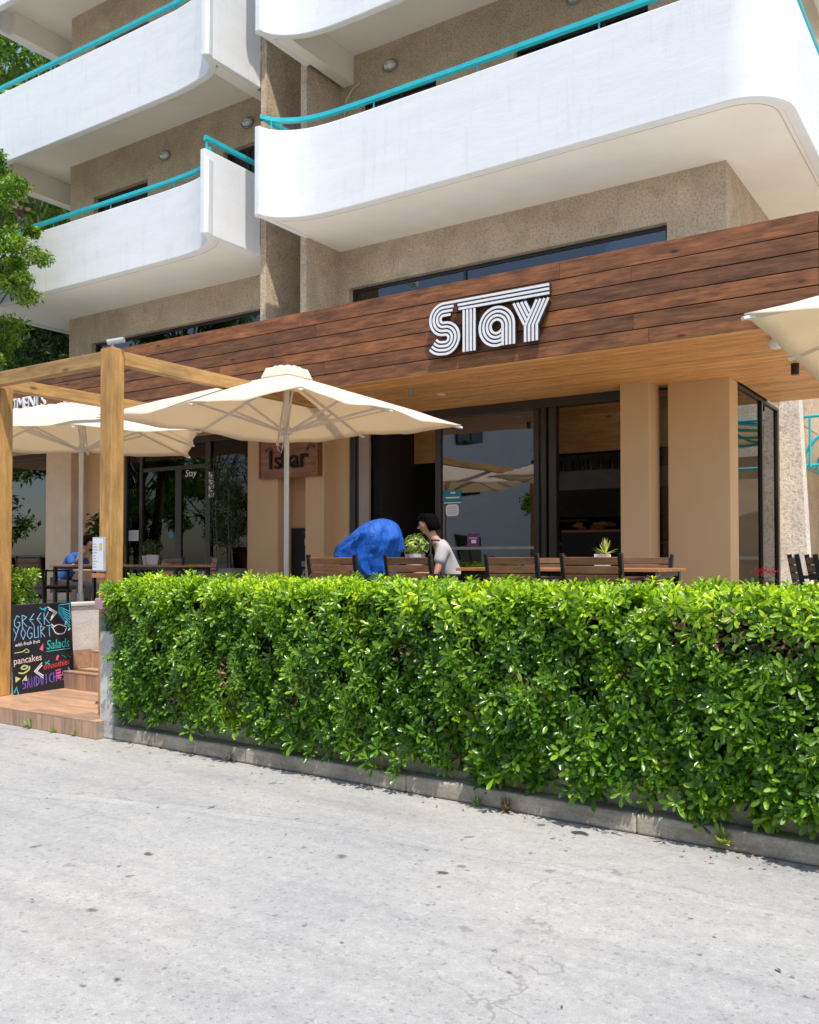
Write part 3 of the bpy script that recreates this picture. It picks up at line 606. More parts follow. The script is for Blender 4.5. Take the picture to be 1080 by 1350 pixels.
# balcony blocks
def balcony(side, z0, z1, zside, deep, label):
    if side == 'main':
        front = catmull([(-8.93, 9.46), (-8.86, 9.62), (-8.71, 9.76), (-8.45, 9.88), (-8.1, 9.94), (-7.5, 9.96)], 5)+[(-6, 9.95), (-4, 9.92), (-2.95, 9.905)]+arc(-2.55, 10.5, .6, -90, 0, 14)+[(-1.95, 12), (-1.95, 15)]
        xs_ = (-9.0, -8.905); fin = 10.575; end = [(-2.935, 15), (-2.935, YW+.002), (-8.975, YW+.002), (-8.975, 10.575)]
    else:
        front = catmull([(-10.04, 9.42), (-10.08, 9.52), (-10.17, 9.67), (-10.33, 9.79), (-10.6, 9.87), (-11.2, 9.94)] if deep else [(-10.04, 9.42), (-10.10, 9.58), (-10.25, 9.73), (-10.5, 9.86), (-10.9, 9.93), (-11.5, 9.95)], 5)+[(-13, 9.94), (-15, 9.92), (-16.3, 9.905)]+[(x_, y_) for x_, y_ in arc(-16.35, 10.5, .6, -90, -180, 14)]+[(-16.95, 12), (-16.95, 15)]
        xs_ = (-10.065, -9.97); fin = 10.615; end = [(-15.96, 15), (-15.96, YW+.002), (-9.975, YW+.002), (-9.975, 10.615)]
    root = MB(); sgn = 1 if side == 'main' else -1
    root.ribbon(front, .12, z0, z1, sgn)
    p = root.build('balcony', 'plaster', bd, (front[8][0], front[8][1], z0), smooth=35, bev=.012); p['label'] = label
    s_ = MB(); s_.box(xs_[0], xs_[1], front[0][1]-.005, fin, z0-.002, zside); s_.build('end_wall', 'plaster', p, bev=.012)
    inner = offset(front, .05*sgn); poly = inner[:]; poly = [(max(x_, -16.9) if side != 'main' else x_, y_) for x_, y_ in poly]+end
    xin = xs_[1] if side == 'main' else xs_[0]
    poly = [(x_, y_) for x_, y_ in poly if not ((x_ < xin-.001 and side == 'main' and y_ < fin) or (x_ > xin+.001 and side != 'main' and y_ < fin))]
    if side == 'main': poly = poly[:-1]+[(-8.975, 10.576), (xin+.002, 10.576)] if False else poly
    zz = z0+.018 if not deep else z0+.46
    sb = MB(); sb.prism(poly if side == 'main' else poly[::-1], zz, zz+.14); sb.build('floor_slab', 'soffit', p, smooth=30)
    if deep:
        e = MB()
        e2 = MB()
        if side == 'main': e.box(-8.904, -8.70, 9.80, YW-.002, z0+.004, z0+.458); e2.box(-2.20, -2.072, 10.6, 14.8, z0+.004, z0+.458)
        else: e.box(-10.27, -10.066, 9.80, YW-.002, z0+.004, z0+.458); e2.box(-16.83, -16.70, 10.6, 14.8, z0+.004, z0+.458)
        e2.build('edge_beam', 'soffit', p)
        e.build('edge_beam', 'soffit', p)
    if not deep:      # thin drip groove bead under the slab edge
        q = offset(front, .17*sgn)[9:]; e = MB(); e.tube([(x_, y_, zz-.001) for x_, y_ in q], .006, 5); e.build('drip_bead', 'drip', p)
    # handrail, set on short posts
    rz = z1+.165; path = offset(front, .06*sgn)
    if side == 'main':
        rp = [(-8.95, 10.3, zside+.17), (-8.95, 9.75, zside+.17), (-8.945, 9.58, rz)]+[(x_, y_, rz) for x_, y_ in path[2:]]
    else:
        rp = [(x_, y_, rz) for x_, y_ in path[3:]]
    def rail(pts, name='handrail'):
        mb_ = MB(); pv = [Vector(q_) for q_ in pts]; n_ = len(pv); ring = []
        for i_, q_ in enumerate(pv):
            d_ = (pv[min(i_+1, n_-1)]-pv[max(i_-1, 0)]); d_.z = 0; d_.normalize(); s2 = Vector((-d_.y, d_.x, 0))*.035
            for a_, h_ in ((-1, -.032), (-1, .022), (-.5, .035), (.5, .035), (1, .022), (1, -.032)): ring.append(q_+s2*a_+Vector((0, 0, h_)))
        fs_ = [(i_*6+j_, i_*6+(j_+1) % 6, (i_+1)*6+(j_+1) % 6, (i_+1)*6+j_) for i_ in range(n_-1) for j_ in range(6)]+[tuple(range(6)), tuple((n_-1)*6+j_ for j_ in range(6))[::-1]]
        mb_.add(ring, fs_); return mb_.build(name, 'teal', p, smooth=50)
    rail(rp)
    if side != 'main': rail([(-10.018, 9.47, zside+.19), (-10.018, 9.6, zside+.19), (-10.018, 10.0, zside+.19), (-10.018, 10.55, zside+.19)])
    posts = [-8.87, -7.3, -5.66, -4.02, -2.7] if side == 'main' else [-11.3, -12.9, -14.5, -16.1]
    for x_ in posts:
        k_ = min(range(len(path)), key=lambda i_: abs(path[i_][0]-x_)+(5 if path[i_][1] > 10.3 else 0)); a_ = path[max(k_-1, 0)]; yy = 10.02 if x_ > -8.5 and side == 'main' or side != 'main' else 9.66
        e = MB(); e.tube([(x_, yy, z1-.01), (x_, yy, rz-.03)], .012, 8); e.build('rail_post', 'teal', p)
    if side != 'main':
        e = MB(); e.tube([(-10.018, 9.5, zside-.01), (-10.018, 9.5, zside+.16)], .018, 8); e.build('rail_post', 'teal', p)
    return p
balcony('main', 6.42, 7.70, 7.70, False, 'lower right curved white balcony with turquoise rail')
balcony('left', 6.36, 7.50, 7.63, False, 'lower left white balcony ending in a raised nib')
balcony('main', 9.08, 10.40, 10.40, True, 'upper right white balcony with recessed soffit')
balcony('left', 9.05, 10.40, 10.52, True, 'upper left white balcony with recessed soffit')
balcony('main', 12.16, 13.5, 13.5, True, 'third white balcony of the right column')
balcony('left', 12.12, 13.46, 13.6, True, 'third white balcony of the left column')
# bulkhead lamps
lamp_src = None
for i, (x_, z_) in enumerate(((-7.9+.0, 9.16), (-13.1, 9.03), (-10.9-.1, 9.08), (-4.9, 9.16), (-7.9, 12.2), (-13.1, 12.1))):
    if i == 0: x_ = -7.98
    if lamp_src is None:
        L = MB(); vs = []
        ring = [(x_+.13*math.cos(a), YW-.028, z_+.082*math.sin(a)) for a in np.linspace(0, 2*math.pi, 21)]
        L.tube(ring, .016, 6, False); lamp_src = L.build('wall_lamp', 'grey_metal', bd, (x_, YW, z_), smooth=60)
        d = MB()
        for k in range(5):
            r_ = 1-.18*k; yy = YW-.01-.02*k
            vs.append([(x_+.115*math.sqrt(max(0, 1-(k/4.6)**2))*math.cos(a), yy, z_+.068*math.sqrt(max(0, 1-(k/4.6)**2))*math.sin(a)) for a in np.linspace(0, 2*math.pi, 16, endpoint=False)])
        fl = [p for r_ in vs for p in r_]; d.add(fl, [(r_*16+j, r_*16+(j+1) % 16, (r_+1)*16+(j+1) % 16, (r_+1)*16+j) for r_ in range(4) for j in range(16)]+[tuple(range(64, 80))])
        ds = d.build('diffuser', 'white_plastic', lamp_src, smooth=60)
        c = MB(); c.tube([(x_-.12, YW-.04, z_), (x_-.06, YW-.095, z_), (x_+.06, YW-.095, z_), (x_+.12, YW-.04, z_)], .006, 5); c.tube([(x_-.02, YW-.05, z_+.075), (x_-.02, YW-.1, z_), (x_-.02, YW-.05, z_-.075)], .005, 5); c.build('guard', 'grey_metal', lamp_src)
    else:
        c = lamp_src.copy(); COL.objects.link(c); c.location = Vector((x_, YW, z_))-wl(bd)
        for ch in lamp_src.children: e = ch.copy(); COL.objects.link(e); e.parent = c
b = MB(); b.tube([(-8.86, YW-.03, 7.5), (-8.86, YW-.03, 8.6), (-8.83, YW-.03, 8.85), (-8.7, YW-.03, 9.0), (-8.55, YW-.03, 9.05)], .018, 8); b.build('conduit', 'tan_light', bd, smooth=50)

# ground floor: pillars, walls, glazing
Z0, ZS = .70, 3.71
def pillar(x0, x1, y0, y1, mat='tan'): b = MB(); b.box(x0, x1, y0, y1, Z0, ZS+.02); return b.build('pillar', mat, bd, ((x0+x1)/2, y0, Z0), bev=.012)
pillar(-4.14, -3.76, 10.95, 11.33); pillar(-3.62, -2.86, 11.22, 11.6)
pillar(-10.60, -9.93, 11.0, 11.4); pillar(-9.35, -8.97, 11.0, 11.4); pillar(-16.1, -15.3, 11.0, 11.4, 'tan_light')
for q_ in ((-9.93, -9.35, 11.38), (-8.97, -8.70, 11.28), (-15.3, -14.12, 11.38)): b = MB(); b.box(q_[0], q_[1], q_[2], 11.62, Z0, ZS); b.build('wall', 'tan', bd)
b = MB(); b.box(-8.52, -8.32, 11.3, 11.36, Z0, 3.58); b.build('door_panel', 'grey_panel', bd, bev=.01)
YG = 11.36
f1 = MB(); f1.box(-8.69, -8.525, YG-.05, YG+.1, Z0, 3.58); f1.box(-8.60, -8.57, YG-.08, YG-.05, Z0, 3.57); f1.box(-8.69, -4.14, YG-.06, YG+.1, 3.581, 3.708); f1.box(-7.13, -7.03, YG-.03, YG+.08, Z0, 3.58)
fr = f1.build('shopfront_frame', 'black_frame', bd, bev=.006)
for (a, c_) in ((-5.52, -5.44), (-5.40, -5.33), (-5.29, -5.18)):
    b = MB(); b.box(a, c_, YG-.05, YG+.06, Z0, 3.58); b.build('sliding_panel', 'black_frame', fr, bev=.006)
b = MB(); b.box(-5.439, -5.401, YG-.012, YG, Z0+.05, 3.57); b.build('pane', 'glass', fr)
def pane(x0, x1, z0, z1, y=YG, mt='glass', par=fr): b = MB(); b.box(x0, x1, y, y+.009, z0, z1); return b.build('pane', mt, par, ((x0+x1)/2, y, z0))
pane(-7.028, -5.522, Z0+.08, 3.578, mt='glass_mirror'); b = MB(); b.box(-7.028, -5.522, YG-.02, YG+.03, Z0, Z0+.078); b.box(-7.028, -5.522, YG-.022, YG-.002, 1.65, 1.69); b.build('rail', 'grey_metal', fr)
pane(-3.755, -3.625, Z0, 3.58); 
f2 = MB()
for (a, c_) in ((-14.12, -14.04), (-13.68, -13.60), (-11.93, -11.80), (-10.68, -10.60)): f2.box(a, c_, YG-.04, YG+.08, Z0, 3.60)
f2.box(-14.12, -10.6, YG-.045, YG+.085, 3.601, 3.708); f2.box(-13.599, -11.931, YG-.03, YG+.06, 3.14, 3.21); f2.box(-13.599, -11.931, YG-.03, YG+.06, Z0, Z0+.12)
f2.box(-12.72, -12.56, YG-.025, YG+.055, Z0+.121, 3.139); fr2 = f2.build('shopfront_frame', 'black_frame', bd, bev=.006)
for (a, c_, zb, zt) in ((-14.039, -13.681, Z0, 3.6), (-13.599, -12.721, Z0+.121, 3.139), (-12.559, -11.931, Z0+.121, 3.139), (-13.599, -11.931, 3.211, 3.6), (-11.799, -10.681, Z0, 3.6)): pane(a, c_, zb, zt, par=fr2)
f3 = MB(); f3.box(-19.5, -16.1, YG-.04, YG+.06, 3.6, 3.708); f3.box(-16.18, -16.1, YG-.03, YG+.05, Z0, 3.6); f3.box(-19.5, -16.181, YG-.02, YG+.04, 1.55, 1.60); f3.box(-19.5, -16.181, YG-.02, YG+.04, 1.10, 1.13); fr3 = f3.build('shopfront_frame', 'black_frame', bd, bev=.005)
pane(-19.5, -16.181, 1.601, 3.6, mt='glass_coated', par=fr3); pane(-19.5, -16.181, Z0, 1.099, par=fr3)
# side glazing facing the right
f4 = MB(); XG = -2.90; f4.box(XG-.03, XG+.035, 12.90, 12.97, Z0, 3.66); f4.box(XG-.03, XG+.035, 13.88, 13.95, Z0, 3.66); f4.box(XG-.03, XG+.035, 11.602, 13.95, 3.661, 3.708); fr4 = f4.build('side_window_frame', 'black_frame', bd, bev=.005)
for (a, c_) in ((11.602, 12.899), (12.971, 13.879)): b = MB(); b.box(XG-.004, XG+.004, a, c_, Z0, 3.66); b.build('pane', 'glass_coated', fr4)
b = MB(); b.box(-3.3, -2.936, 13.96, 20, Z0, 3.73); b.build('wall', 'stucco', bd)
b = MB(); b.add([(-2.93, 14.3, Z0), (-2.52, 14.3, Z0), (-2.52, 14.6, Z0), (-2.93, 14.6, Z0), (-2.93, 14.3, 3.9), (-2.66, 14.3, 3.9), (-2.66, 14.6, 3.9), (-2.93, 14.6, 3.9)], [(0,3,2,1),(4,5,6,7),(0,1,5,4),(1,2,6,5),(2,3,7,6),(3,0,4,7)]); b.build('buttress', 'rough_stucco', bd)
# interior shell
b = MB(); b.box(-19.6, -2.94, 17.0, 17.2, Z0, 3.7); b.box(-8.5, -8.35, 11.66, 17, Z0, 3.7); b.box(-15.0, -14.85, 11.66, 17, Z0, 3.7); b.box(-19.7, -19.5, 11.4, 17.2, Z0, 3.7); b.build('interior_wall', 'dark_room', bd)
b = MB(); b.box(-19.6, -2.95, 11.7, 17.0, .704, .72); b.build('interior_floor', 'room_floor', bd)
k = 0; y = 11.66
while y < 17.0:
    b = MB(); b.box(-19.5, -3.19, y+.004, y+.236, 3.66, 3.72); b.build('ceiling_board', 'soffit_wood', bd, (-6, y, 3.7)); y += .24
b = MB(); b.box(-8.34, -3.19, 12.6, 12.66, 3.10, 3.655); b.build('bulkhead', 'soffit_wood', bd, (-6, 12.6, 3.1))

# ------------------------------------------------------------------ wooden canopy
YF = 9.05
cn = thing('wooden_canopy', 'long dark wood clad canopy with a pine soffit over the cafe front', 'canopy', (-8, YF, ZS))
rows = [4.749, 4.549, 4.381, 4.214, 4.047, 3.880, 3.712]; src = {}
for r_ in range(6):
    zt, zb = rows[r_]-.005, rows[r_+1]+.005; x = -1.50-random.uniform(1.0, 4.0); edges = [-1.50]
    if r_ == 0: x = -4.1
    while x > -20: edges.append(x); x -= random.uniform(3.4, 4.4)
    edges.append(-20)
    for a, c_ in zip(edges, edges[1:]):
        if a-c_ < .3: continue
        b = MB(); b.box(c_+.002, a-.001, YF, YF+.022, zb, zt); o = b.build('plank', 'plank', cn, ((a+c_)/2, YF+.01, (zb+zt)/2), bev=.004)
        o.location.y += random.uniform(-.003, .002)
    b = MB(); b.box(-1.50, -1.478, YF+.024, 11.4, zb, zt); b.build('plank', 'plank', cn, (-1.49, 11.5, (zb+zt)/2), bev=.004)
b = MB(); b.box(-20, -1.51, YF+.030, YW-.01, 3.745, 4.70); b.build('frame', 'black_frame', cn)  # solid box coloured dark so gaps between boards read as a shaded void
b = MB(); b.box(-2.92, -1.51, YW-.008, 13.4, 3.745, 3.88); b.build('side_frame', 'black_frame', cn)  # unseen wing top kept low so sun clears it to the buttress
b = MB(); b.box(-20, -1.505, YF+.026, YW-.005, 4.702, 4.73); b.build('bounce_roof_sheet', 'roof', cn)  # unseen pale canopy top, added to bounce light onto the balcony soffits
b = MB(); b.box(-2.92, -1.505, YW-.004, 13.4, 3.882, 3.90); b.build('bounce_roof_sheet', 'roof', cn)
y = YF+.004; k = 0
while y < YW-.03:
    for (a, c_) in ((-1.50, -5.4), (-5.4, -9.3), (-9.3, -13.2), (-13.2, -20.0)):
        sh = .9*((k*7) % 4)/4; a2 = a if a == -1.5 else a-sh; c2 = c_ if c_ == -20 else c_-sh
        b = MB(); b.box(c2+.001, a2-.001, y+.002, y+.081, 3.705+random.uniform(0, .002), 3.735); b.build('soffit_board', 'soffit_wood', cn, ((a2+c2)/2, y, 3.7), bev=.004)
    y += .09; k += 1
while y < 13.36:
    b = MB(); b.box(-2.84 if y > 11.6 else -2.85, -1.501, y+.002, y+.081, 3.705+random.uniform(0, .002), 3.735); b.build('soffit_board', 'soffit_wood', cn, (-2.2, y, 3.7), bev=.004); y += .09
# spotlights under the soffit
def spot(x, y, mat, label, h=.11, r=.033):
    b = MB(); b.lathe([(r, 0), (r, h), (r*.8, h)], (x, y, ZS-h-.002), 16); tag(b.build('ceiling_spot', mat, None, (x, y, ZS-h), smooth=40), label, 'spotlight')
spot(-6.45, 9.66, 'grey_metal', 'grey cylinder spotlight under the wooden soffit near the middle umbrella')
spot(-2.05, 10.85, 'black_metal', 'black cylinder spotlight under the soffit at its right end', .13, .045)
b = MB(); b.lathe([(.055, 0), (.06, .012)], (-6.35, 10.25, ZS-.018), 20); tag(b.build('downlight', 'white_plastic', None, (-6.35, 10.25, ZS)), 'flat round white downlight set in the wooden soffit', 'light')
b = MB(); b.lathe([(.02, 0), (.055, .012), (.078, .045), (.08, .075), (.06, .10), (.05, .12)], (-1.96, 9.45, ZS-.123), 20); tag(b.build('ceiling_globe', 'white_plastic', None, (-1.96, 9.45, ZS), smooth=60), 'white globe lamp under the soffit beside the right umbrella', 'lamp')

# ------------------------------------------------------------------ STAY sign
sg = thing('cafe_sign', 'white striped STAY lettering standing off the dark wood canopy', 'sign', (-4.95, YF, 3.88))
PT = .0467; SW = .027; yB0, yB1, yS0 = YF-.085, YF-.035, YF-.097
def letter(name, back, stripes, extra=()):
    mb = MB()
    for k, (path, wd) in enumerate(back): mb.stroke(path, wd, yB0+.0015*k, yB1-.0015*k)
    o = mb.build(name, 'dark_letter', sg, (sum(p[0] for p in back[0][0])/len(back[0][0]), yB0, 3.9))
    for p in stripes: q = MB(); q.stroke(p, SW, yS0, yB0-.0005); q.build('stripe', 'white_letter', o, bev=.001)
    q = MB(); px = sum(p[0] for p in back[0][0])/len(back[0][0])
    return o
r_ = .113; cl = [(-5.36, 4.415), (-5.44, 4.415)]+arc(-5.519, 4.302, r_, 90, 270, 22)+[(-5.51, 4.189)]+arc(-5.496, 4.076, r_, 90, -90, 22)+[(-5.54, 3.966)]+catmull([(-5.57, 3.968), (-5.62, 3.985), (-5.665, 4.02)], 4)
offs = [1.5, .5, -.5, -1.5]; st_ = [offset(cl, -k*PT) for k in offs]
full = st_[0]; st_[0] = [(-4.178, full[0][1])]+full
st_[1] = [(-5.385, st_[1][0][1])]+st_[1][1:]; st_[2] = [(-5.40, st_[2][0][1])]+st_[2][1:]; st_[3] = [(-5.425, st_[3][0][1])]+st_[3][2:]
letter('letter_s', [(cl[1:], .178)], st_)
bars = [[(-5.34+.012*k, 4.485-PT*k), (-4.178, 4.485-PT*k)] for k in (1, 2)]
letter('letter_t_bar', [([(-5.35, 4.438), (-4.172, 4.438)], .132)], bars)
letter('letter_t', [([(-5.178, 4.371), (-5.178, 3.885)], .178)], [[(-5.248+k*PT, 4.368), (-5.248+k*PT, 3.885)] for k in range(4)])
ca = (-4.822, 4.119)
def aring(rr): return [(-4.752, ca[1]-math.sqrt(max(rr*rr-.07**2, .0001)))]+arc(ca[0], ca[1], rr, -73 if rr > .1 else -60, -360, 40)+[(ca[0]+rr, 3.895)]
def aring2(rr):
    a0 = -math.degrees(math.acos(min(1, .066/rr))); return arc(ca[0], ca[1], rr, a0, -360, 40)+[(ca[0]+rr, 3.895)]
letter('letter_a', [(aring2(.146), .172)], [aring2(rr) for rr in (.216, .169, .123, .077)])
ra = [[(-4.186-k*PT, 4.343), (-4.327-k*PT, 4.07), (-4.327-k*PT, 3.895)] for k in range(4)]
la = [[(-4.608+k*PT, 4.343), (-4.608+k*PT+(.139/.273)*(4.343-z_), z_)] for k, z_ in ((0, 4.085), (1, 4.13), (2, 4.175), (3, 4.22))]
letter('letter_y', [([(-4.256, 4.345), (-4.397, 4.07), (-4.397, 3.89)], .178), ([(-4.538, 4.345), (-4.43, 4.14)], .17)], ra+la)
pn = MB()
for (x_, z_) in ((-5.6, 4.3), (-5.45, 4.0), (-5.18, 4.2), (-5.18, 3.95), (-4.97, 4.1), (-4.67, 4.0), (-4.4, 3.95), (-4.25, 4.25), (-4.9, 4.44)): pn.tube([(x_, yB1-.01, z_), (x_, YF, z_)], .008, 6)
pn.build('standoff', 'grey_metal', sg)
ap = thing('apartments_sign', 'white raised APARTMENTS lettering on the canopy seen under the pergola beam', 'sign', (-14.9, YF, 4.1))
def letters(word, x, z, size, dx, parent):
    for i, ch in enumerate(word):
        o = text('letter', ch, size, 'white_letter', parent, (x+i*dx, YF-.012, z), ext=.02, align='CENTER'); 
letters('APARTMENTS', -14.72, 4.03, .30, .157, ap)

# ------------------------------------------------------------------ bar sign and welcome board
bs = thing('bar_sign', 'reddish wooden box sign with black decorated lettering between the tan pillars', 'sign', (-9.62, 10.95, 2.85))
b = MB(); b.box(-10.22, -9.02, 10.90, 10.995, 2.83, 3.45); b.build('board', 'sign_wood', bs, bev=.006)
b = MB(); b.box(-10.24, -10.2205, 10.885, 10.998, 2.81, 3.47); b.box(-9.0195, -9.0, 10.885, 10.998, 2.81, 3.47); b.box(-10.22, -9.02, 10.885, 10.998, 2.81, 2.8295); b.box(-10.22, -9.02, 10.885, 10.998, 3.4505, 3.47); b.build('frame', 'sign_wood', bs)
for ch, x_, sc_ in (('1', -9.98, 1.0), ('s', -9.83, .95), ('b', -9.66, 1.0), ('a', -9.47, 1.0), ('r', -9.29, 1.05)):
    
    text('letter', ch, .44*sc_, 'black_print', bs, (x_, 10.884, 2.96), ext=.014, align='CENTER')
q = MB(); q.stroke(catmull([(-10.1, 3.26), (-10.03, 3.3), (-9.95, 3.27)], 4), .02, 10.88, 10.899); q.stroke(catmull([(-9.24, 3.22), (-9.17, 3.30), (-9.08, 3.26)], 4), .03, 10.88, 10.899); q.build('flourish', 'dark_letter', bs)
wbd = thing('welcome_board', 'black chalkboard reading Welcome to, standing in the recess between the tan pillars', 'sign', (-9.55, 11.3, .7))
b = MB(); b.box(-9.93+.005, -9.36, 11.33, 11.36, .72, 2.02); b.build('board', 'board_black', wbd)
text('writing', 'Welcome', .155, 'chalk_white', wbd, (-9.66, 11.327, 1.74), shear=.3, ext=.0006, scx=.72)
text('writing', 'to', .14, 'chalk_white', wbd, (-9.50, 11.327, 1.55), shear=.3, ext=.0006)
q = MB()
for zz in (1.40, 1.43, 1.46): q.box(-9.70, -9.37, 11.325, 11.329, zz, zz+.012)
for xx in (-9.56, -9.535, -9.51, -9.485): q.box(xx, xx+.012, 11.325, 11.329, .9, 1.40)
for (cx_, cz_) in ((-9.63, 1.27), (-9.42, 1.27)): q.tube([(cx_+.05*math.cos(a)*(1-a/22), 11.326, cz_+.08*math.sin(a)*(1-a/22)) for a in np.linspace(0, 15, 34)], .005, 4)
q.build('column_drawing', 'chalk_white', wbd)
q = MB(); q.lathe([(.001, 0), (.028, .01), (.001, .02)], (-9.645, 11.327, 1.94), 8); q.build('rose_drawing', 'flower', wbd)

# ------------------------------------------------------------------ pergola
pg = thing('timber_pergola', 'square timber post and beam pergola frame over the entrance steps', 'pergola', (-7.5, 5.2, .15))
def timber(a, b_, mat): q = MB(); q.box(a[0], b_[0], a[1], b_[1], a[2], b_[2]); return q.build('post' if mat.endswith('z') else 'beam', mat, pg, ((a[0]+b_[0])/2, (a[1]+b_[1])/2, (a[2]+b_[2])/2), bev=.006)
timber((-6.69, 5.10, .151), (-6.535, 5.235, 3.36), 'post_wood_z'); timber((-8.54, 5.20, .151), (-8.375, 5.345, 3.21), 'post_wood_z')
timber((-12, 5.125, 3.215), (-6.692, 5.215, 3.345), 'post_wood_x')
timber((-6.66, 5.237, 3.225), (-6.565, 9.03, 3.35), 'post_wood_y'); timber((-8.59, 5.216, 3.225), (-8.49, 9.03, 3.35), 'post_wood_y')
fl = thing('floodlight', 'small silver floodlight on top of the pergola corner post', 'lamp', (-6.6, 5.16, 3.36))
b = MB(); b.box(-6.62, -6.60, 5.15, 5.17, 3.361, 3.41); b.tube([(-6.66, 5.16, 3.365), (-6.58, 5.16, 3.365)], .012, 8); b.build('bracket', 'galv', fl)
b = MB(); b.tube([(-6.63, 5.13, 3.415), (-6.50, 5.2, 3.435)], .026, 12); b.build('head', 'galv', fl, smooth=50)
mc = thing('menu_case', 'framed paper menu hung on the timber post at the entrance', 'menu', (-6.66, 5.09, 1.6))
x0_, x1_ = -6.745, -6.585
b = MB(); b.box(x0_, x1_, 5.072, 5.098, 1.40, 1.70); b.build('frame', 'galv', mc, bev=.004)
b = MB(); b.box(x0_+.012, x1_-.012, 5.068, 5.0715, 1.412, 1.688); b.build('sheet', 'paper', mc)
q = MB(); q.box(-6.645, -6.605, 5.0655, 5.0675, 1.59, 1.645); q.build('picture', 'yellow_print', mc)
q = MB()
for i in range(9): q.box(-6.725, -6.725+random.uniform(.03, .065), 5.0655, 5.0675, 1.44+.025*i, 1.4425+.025*i)
q.build('print_lines', 'grey_metal', mc)
b = MB(); b.box(x0_-.01, x1_-.01, 5.075, 5.097, 1.345, 1.385); b.build('label_strip', 'table_wood', mc)

# ------------------------------------------------------------------ umbrellas
def umbrella(cx, cy, rot, label, half=1.35, zr=2.98, za=3.47):
    u = thing('cafe_umbrella', label, 'umbrella', (0, 0, Z0), 'square cream umbrellas on the terrace')
    n = 12; V = []; idx = {}; F = []
    for i in range(-n, n+1):
        for j in range(-n, n+1):
            x = half*i/n; y = half*j/n; m_ = max(abs(x), abs(y))/half; diag = min(abs(x), abs(y))/max(abs(x), abs(y), 1e-6)
            seg = min(diag, 1-diag)*2; sag = .045*seg*m_; z = za-(za-zr)*m_**1.06-sag*(m_)
            k = 1-.028*seg*(m_**6)*1.2; z += .006*math.sin(9*x+3*y+cx)*math.sin(8*y-4*x)*m_+random.uniform(-.0015, .0015); idx[i, j] = len(V); V.append((x*k, y*k, z))
    for i in range(-n, n):
        for j in range(-n, n):
            if max(abs(i+.5), abs(j+.5)) < .9: pass
            F.append((idx[i, j], idx[i+1, j], idx[i+1, j+1], idx[i, j+1]))
    b = MB(); b.add(V, F); cv = b.build('canopy', 'canvas', u, (0, 0, za-.2), smooth=25)
    cv.location.z -= 0
    s_ = cv.modifiers.new('solid', 'SOLIDIFY'); s_.thickness = .004
    # vented crown with a scalloped edge
    V = [(0, 0, za+.085)]; F = []; q = 64
    for k, (r_, z_) in enumerate(((.09, .070), (.15, .056), (.19, .022), (.235, -.05))):
        for j in range(q):
            a = 2*math.pi*(j+.5)/q; sc_ = .86/max(abs(math.cos(a)), abs(math.sin(a))); lift = .034*abs(math.sin(6*a))**.6*(k == 2)+.014*abs(math.sin(6*a))**.6*(k == 1)
            V.append((r_*(1 if k < 2 else sc_)*math.cos(a), r_*(1 if k < 2 else sc_)*math.sin(a), za+z_+lift))
    for j in range(q):
        F.append((0, 1+j, 1+(j+1) % q))
        for k in range(3): F.append((1+k*q+j, 1+(k+1)*q+j, 1+(k+1)*q+(j+1) % q, 1+k*q+(j+1) % q))
    b = MB(); b.add(V, F); b.build('vent_cap', 'canvas', u, (0, 0, za), smooth=60)
    b = MB(); b.tube([(0, 0, Z0+.1), (0, 0, za+.05)], .027, 14); b.build('pole', 'off_white_pole', u, (0, 0, Z0), smooth=50)
    hub = 2.865
    b = MB(); b.lathe([(.03, 0), (.06, .01), (.06, .045), (.045, .05), (.045, .08), (.03, .085)], (0, 0, hub-.04), 16); b.build('runner', 'off_white_pole', u, (0, 0, hub), smooth=40)
    b = MB(); b.lathe([(.03, 0), (.06, .01), (.06, .05), (.03, .06)], (0, 0, za-.1), 16); b.build('top_hub', 'off_white_pole', u, (0, 0, za-.1), smooth=40)
    for k in range(8):
        a = k*45; dx, dy = math.cos(R(a+45)), math.sin(R(a+45)); Lr = half*(math.sqrt(2) if k % 2 == 0 else 1)
        p0 = (dx*.05, dy*.05, za-.055); p1 = (dx*(Lr-.03), dy*(Lr-.03), zr-.022)
        b = MB(); b.bar(p0, p1, .017, .026); rb = b.build('rib', 'off_white_pole', u, (dx*.3, dy*.3, za-.2), bev=.003)
        f_ = .52 if k % 2 == 0 else .55; pm = Vector(p0).lerp(Vector(p1), f_)+Vector((0, 0, -.025))
        b = MB(); b.bar((dx*.05, dy*.05, hub), pm, .016, .024); b.bar((dx*.05+dy*.018, dy*.05-dx*.018, hub-.01), Vector(pm)+Vector((dx*.08, dy*.08, -.03)), .008, .014) if k % 3 == 0 else None; b.build('strut', 'off_white_pole', u, (dx*.3, dy*.3, hub), bev=.003)
        b = MB(); b.bar((dx*(Lr-.07), dy*(Lr-.07), zr-.01), (dx*(Lr+.012), dy*(Lr+.012), zr-.026), .035, .02); b.build('corner_pocket', 'white_plastic', u, (dx*Lr, dy*Lr, zr), bev=.004)
    b = MB(); 
    for k, (dx, ln) in enumerate(((-.075, .14), (-.05, .10), (-.09, .19))):
        b.tube([(-.03, -.02, hub-.02), (dx, -.03, hub-.05), (dx-.01, -.03, hub-ln), (dx+.04, -.03, hub-ln-.04), (-.03, -.02, hub-ln+.03), (-.03, -.02, hub-.02)], .004, 5)
    b.tube([(-.03, -.02, hub), (-.035, -.02, hub+.3), (-.02, -.02, za-.1)], .004, 5); b.build('cord', 'off_white_pole', u, (0, 0, hub))
    b = MB(); b.box(-.28, .28, -.28, .28, Z0+.002, Z0+.09); b.build('base', 'concrete', u, (0, 0, Z0), bev=.02); b = MB(); b.lathe([(.045, 0), (.04, .3)], (0, 0, Z0+.09), 14); b.build('sleeve', 'galv', u, (0, 0, Z0))
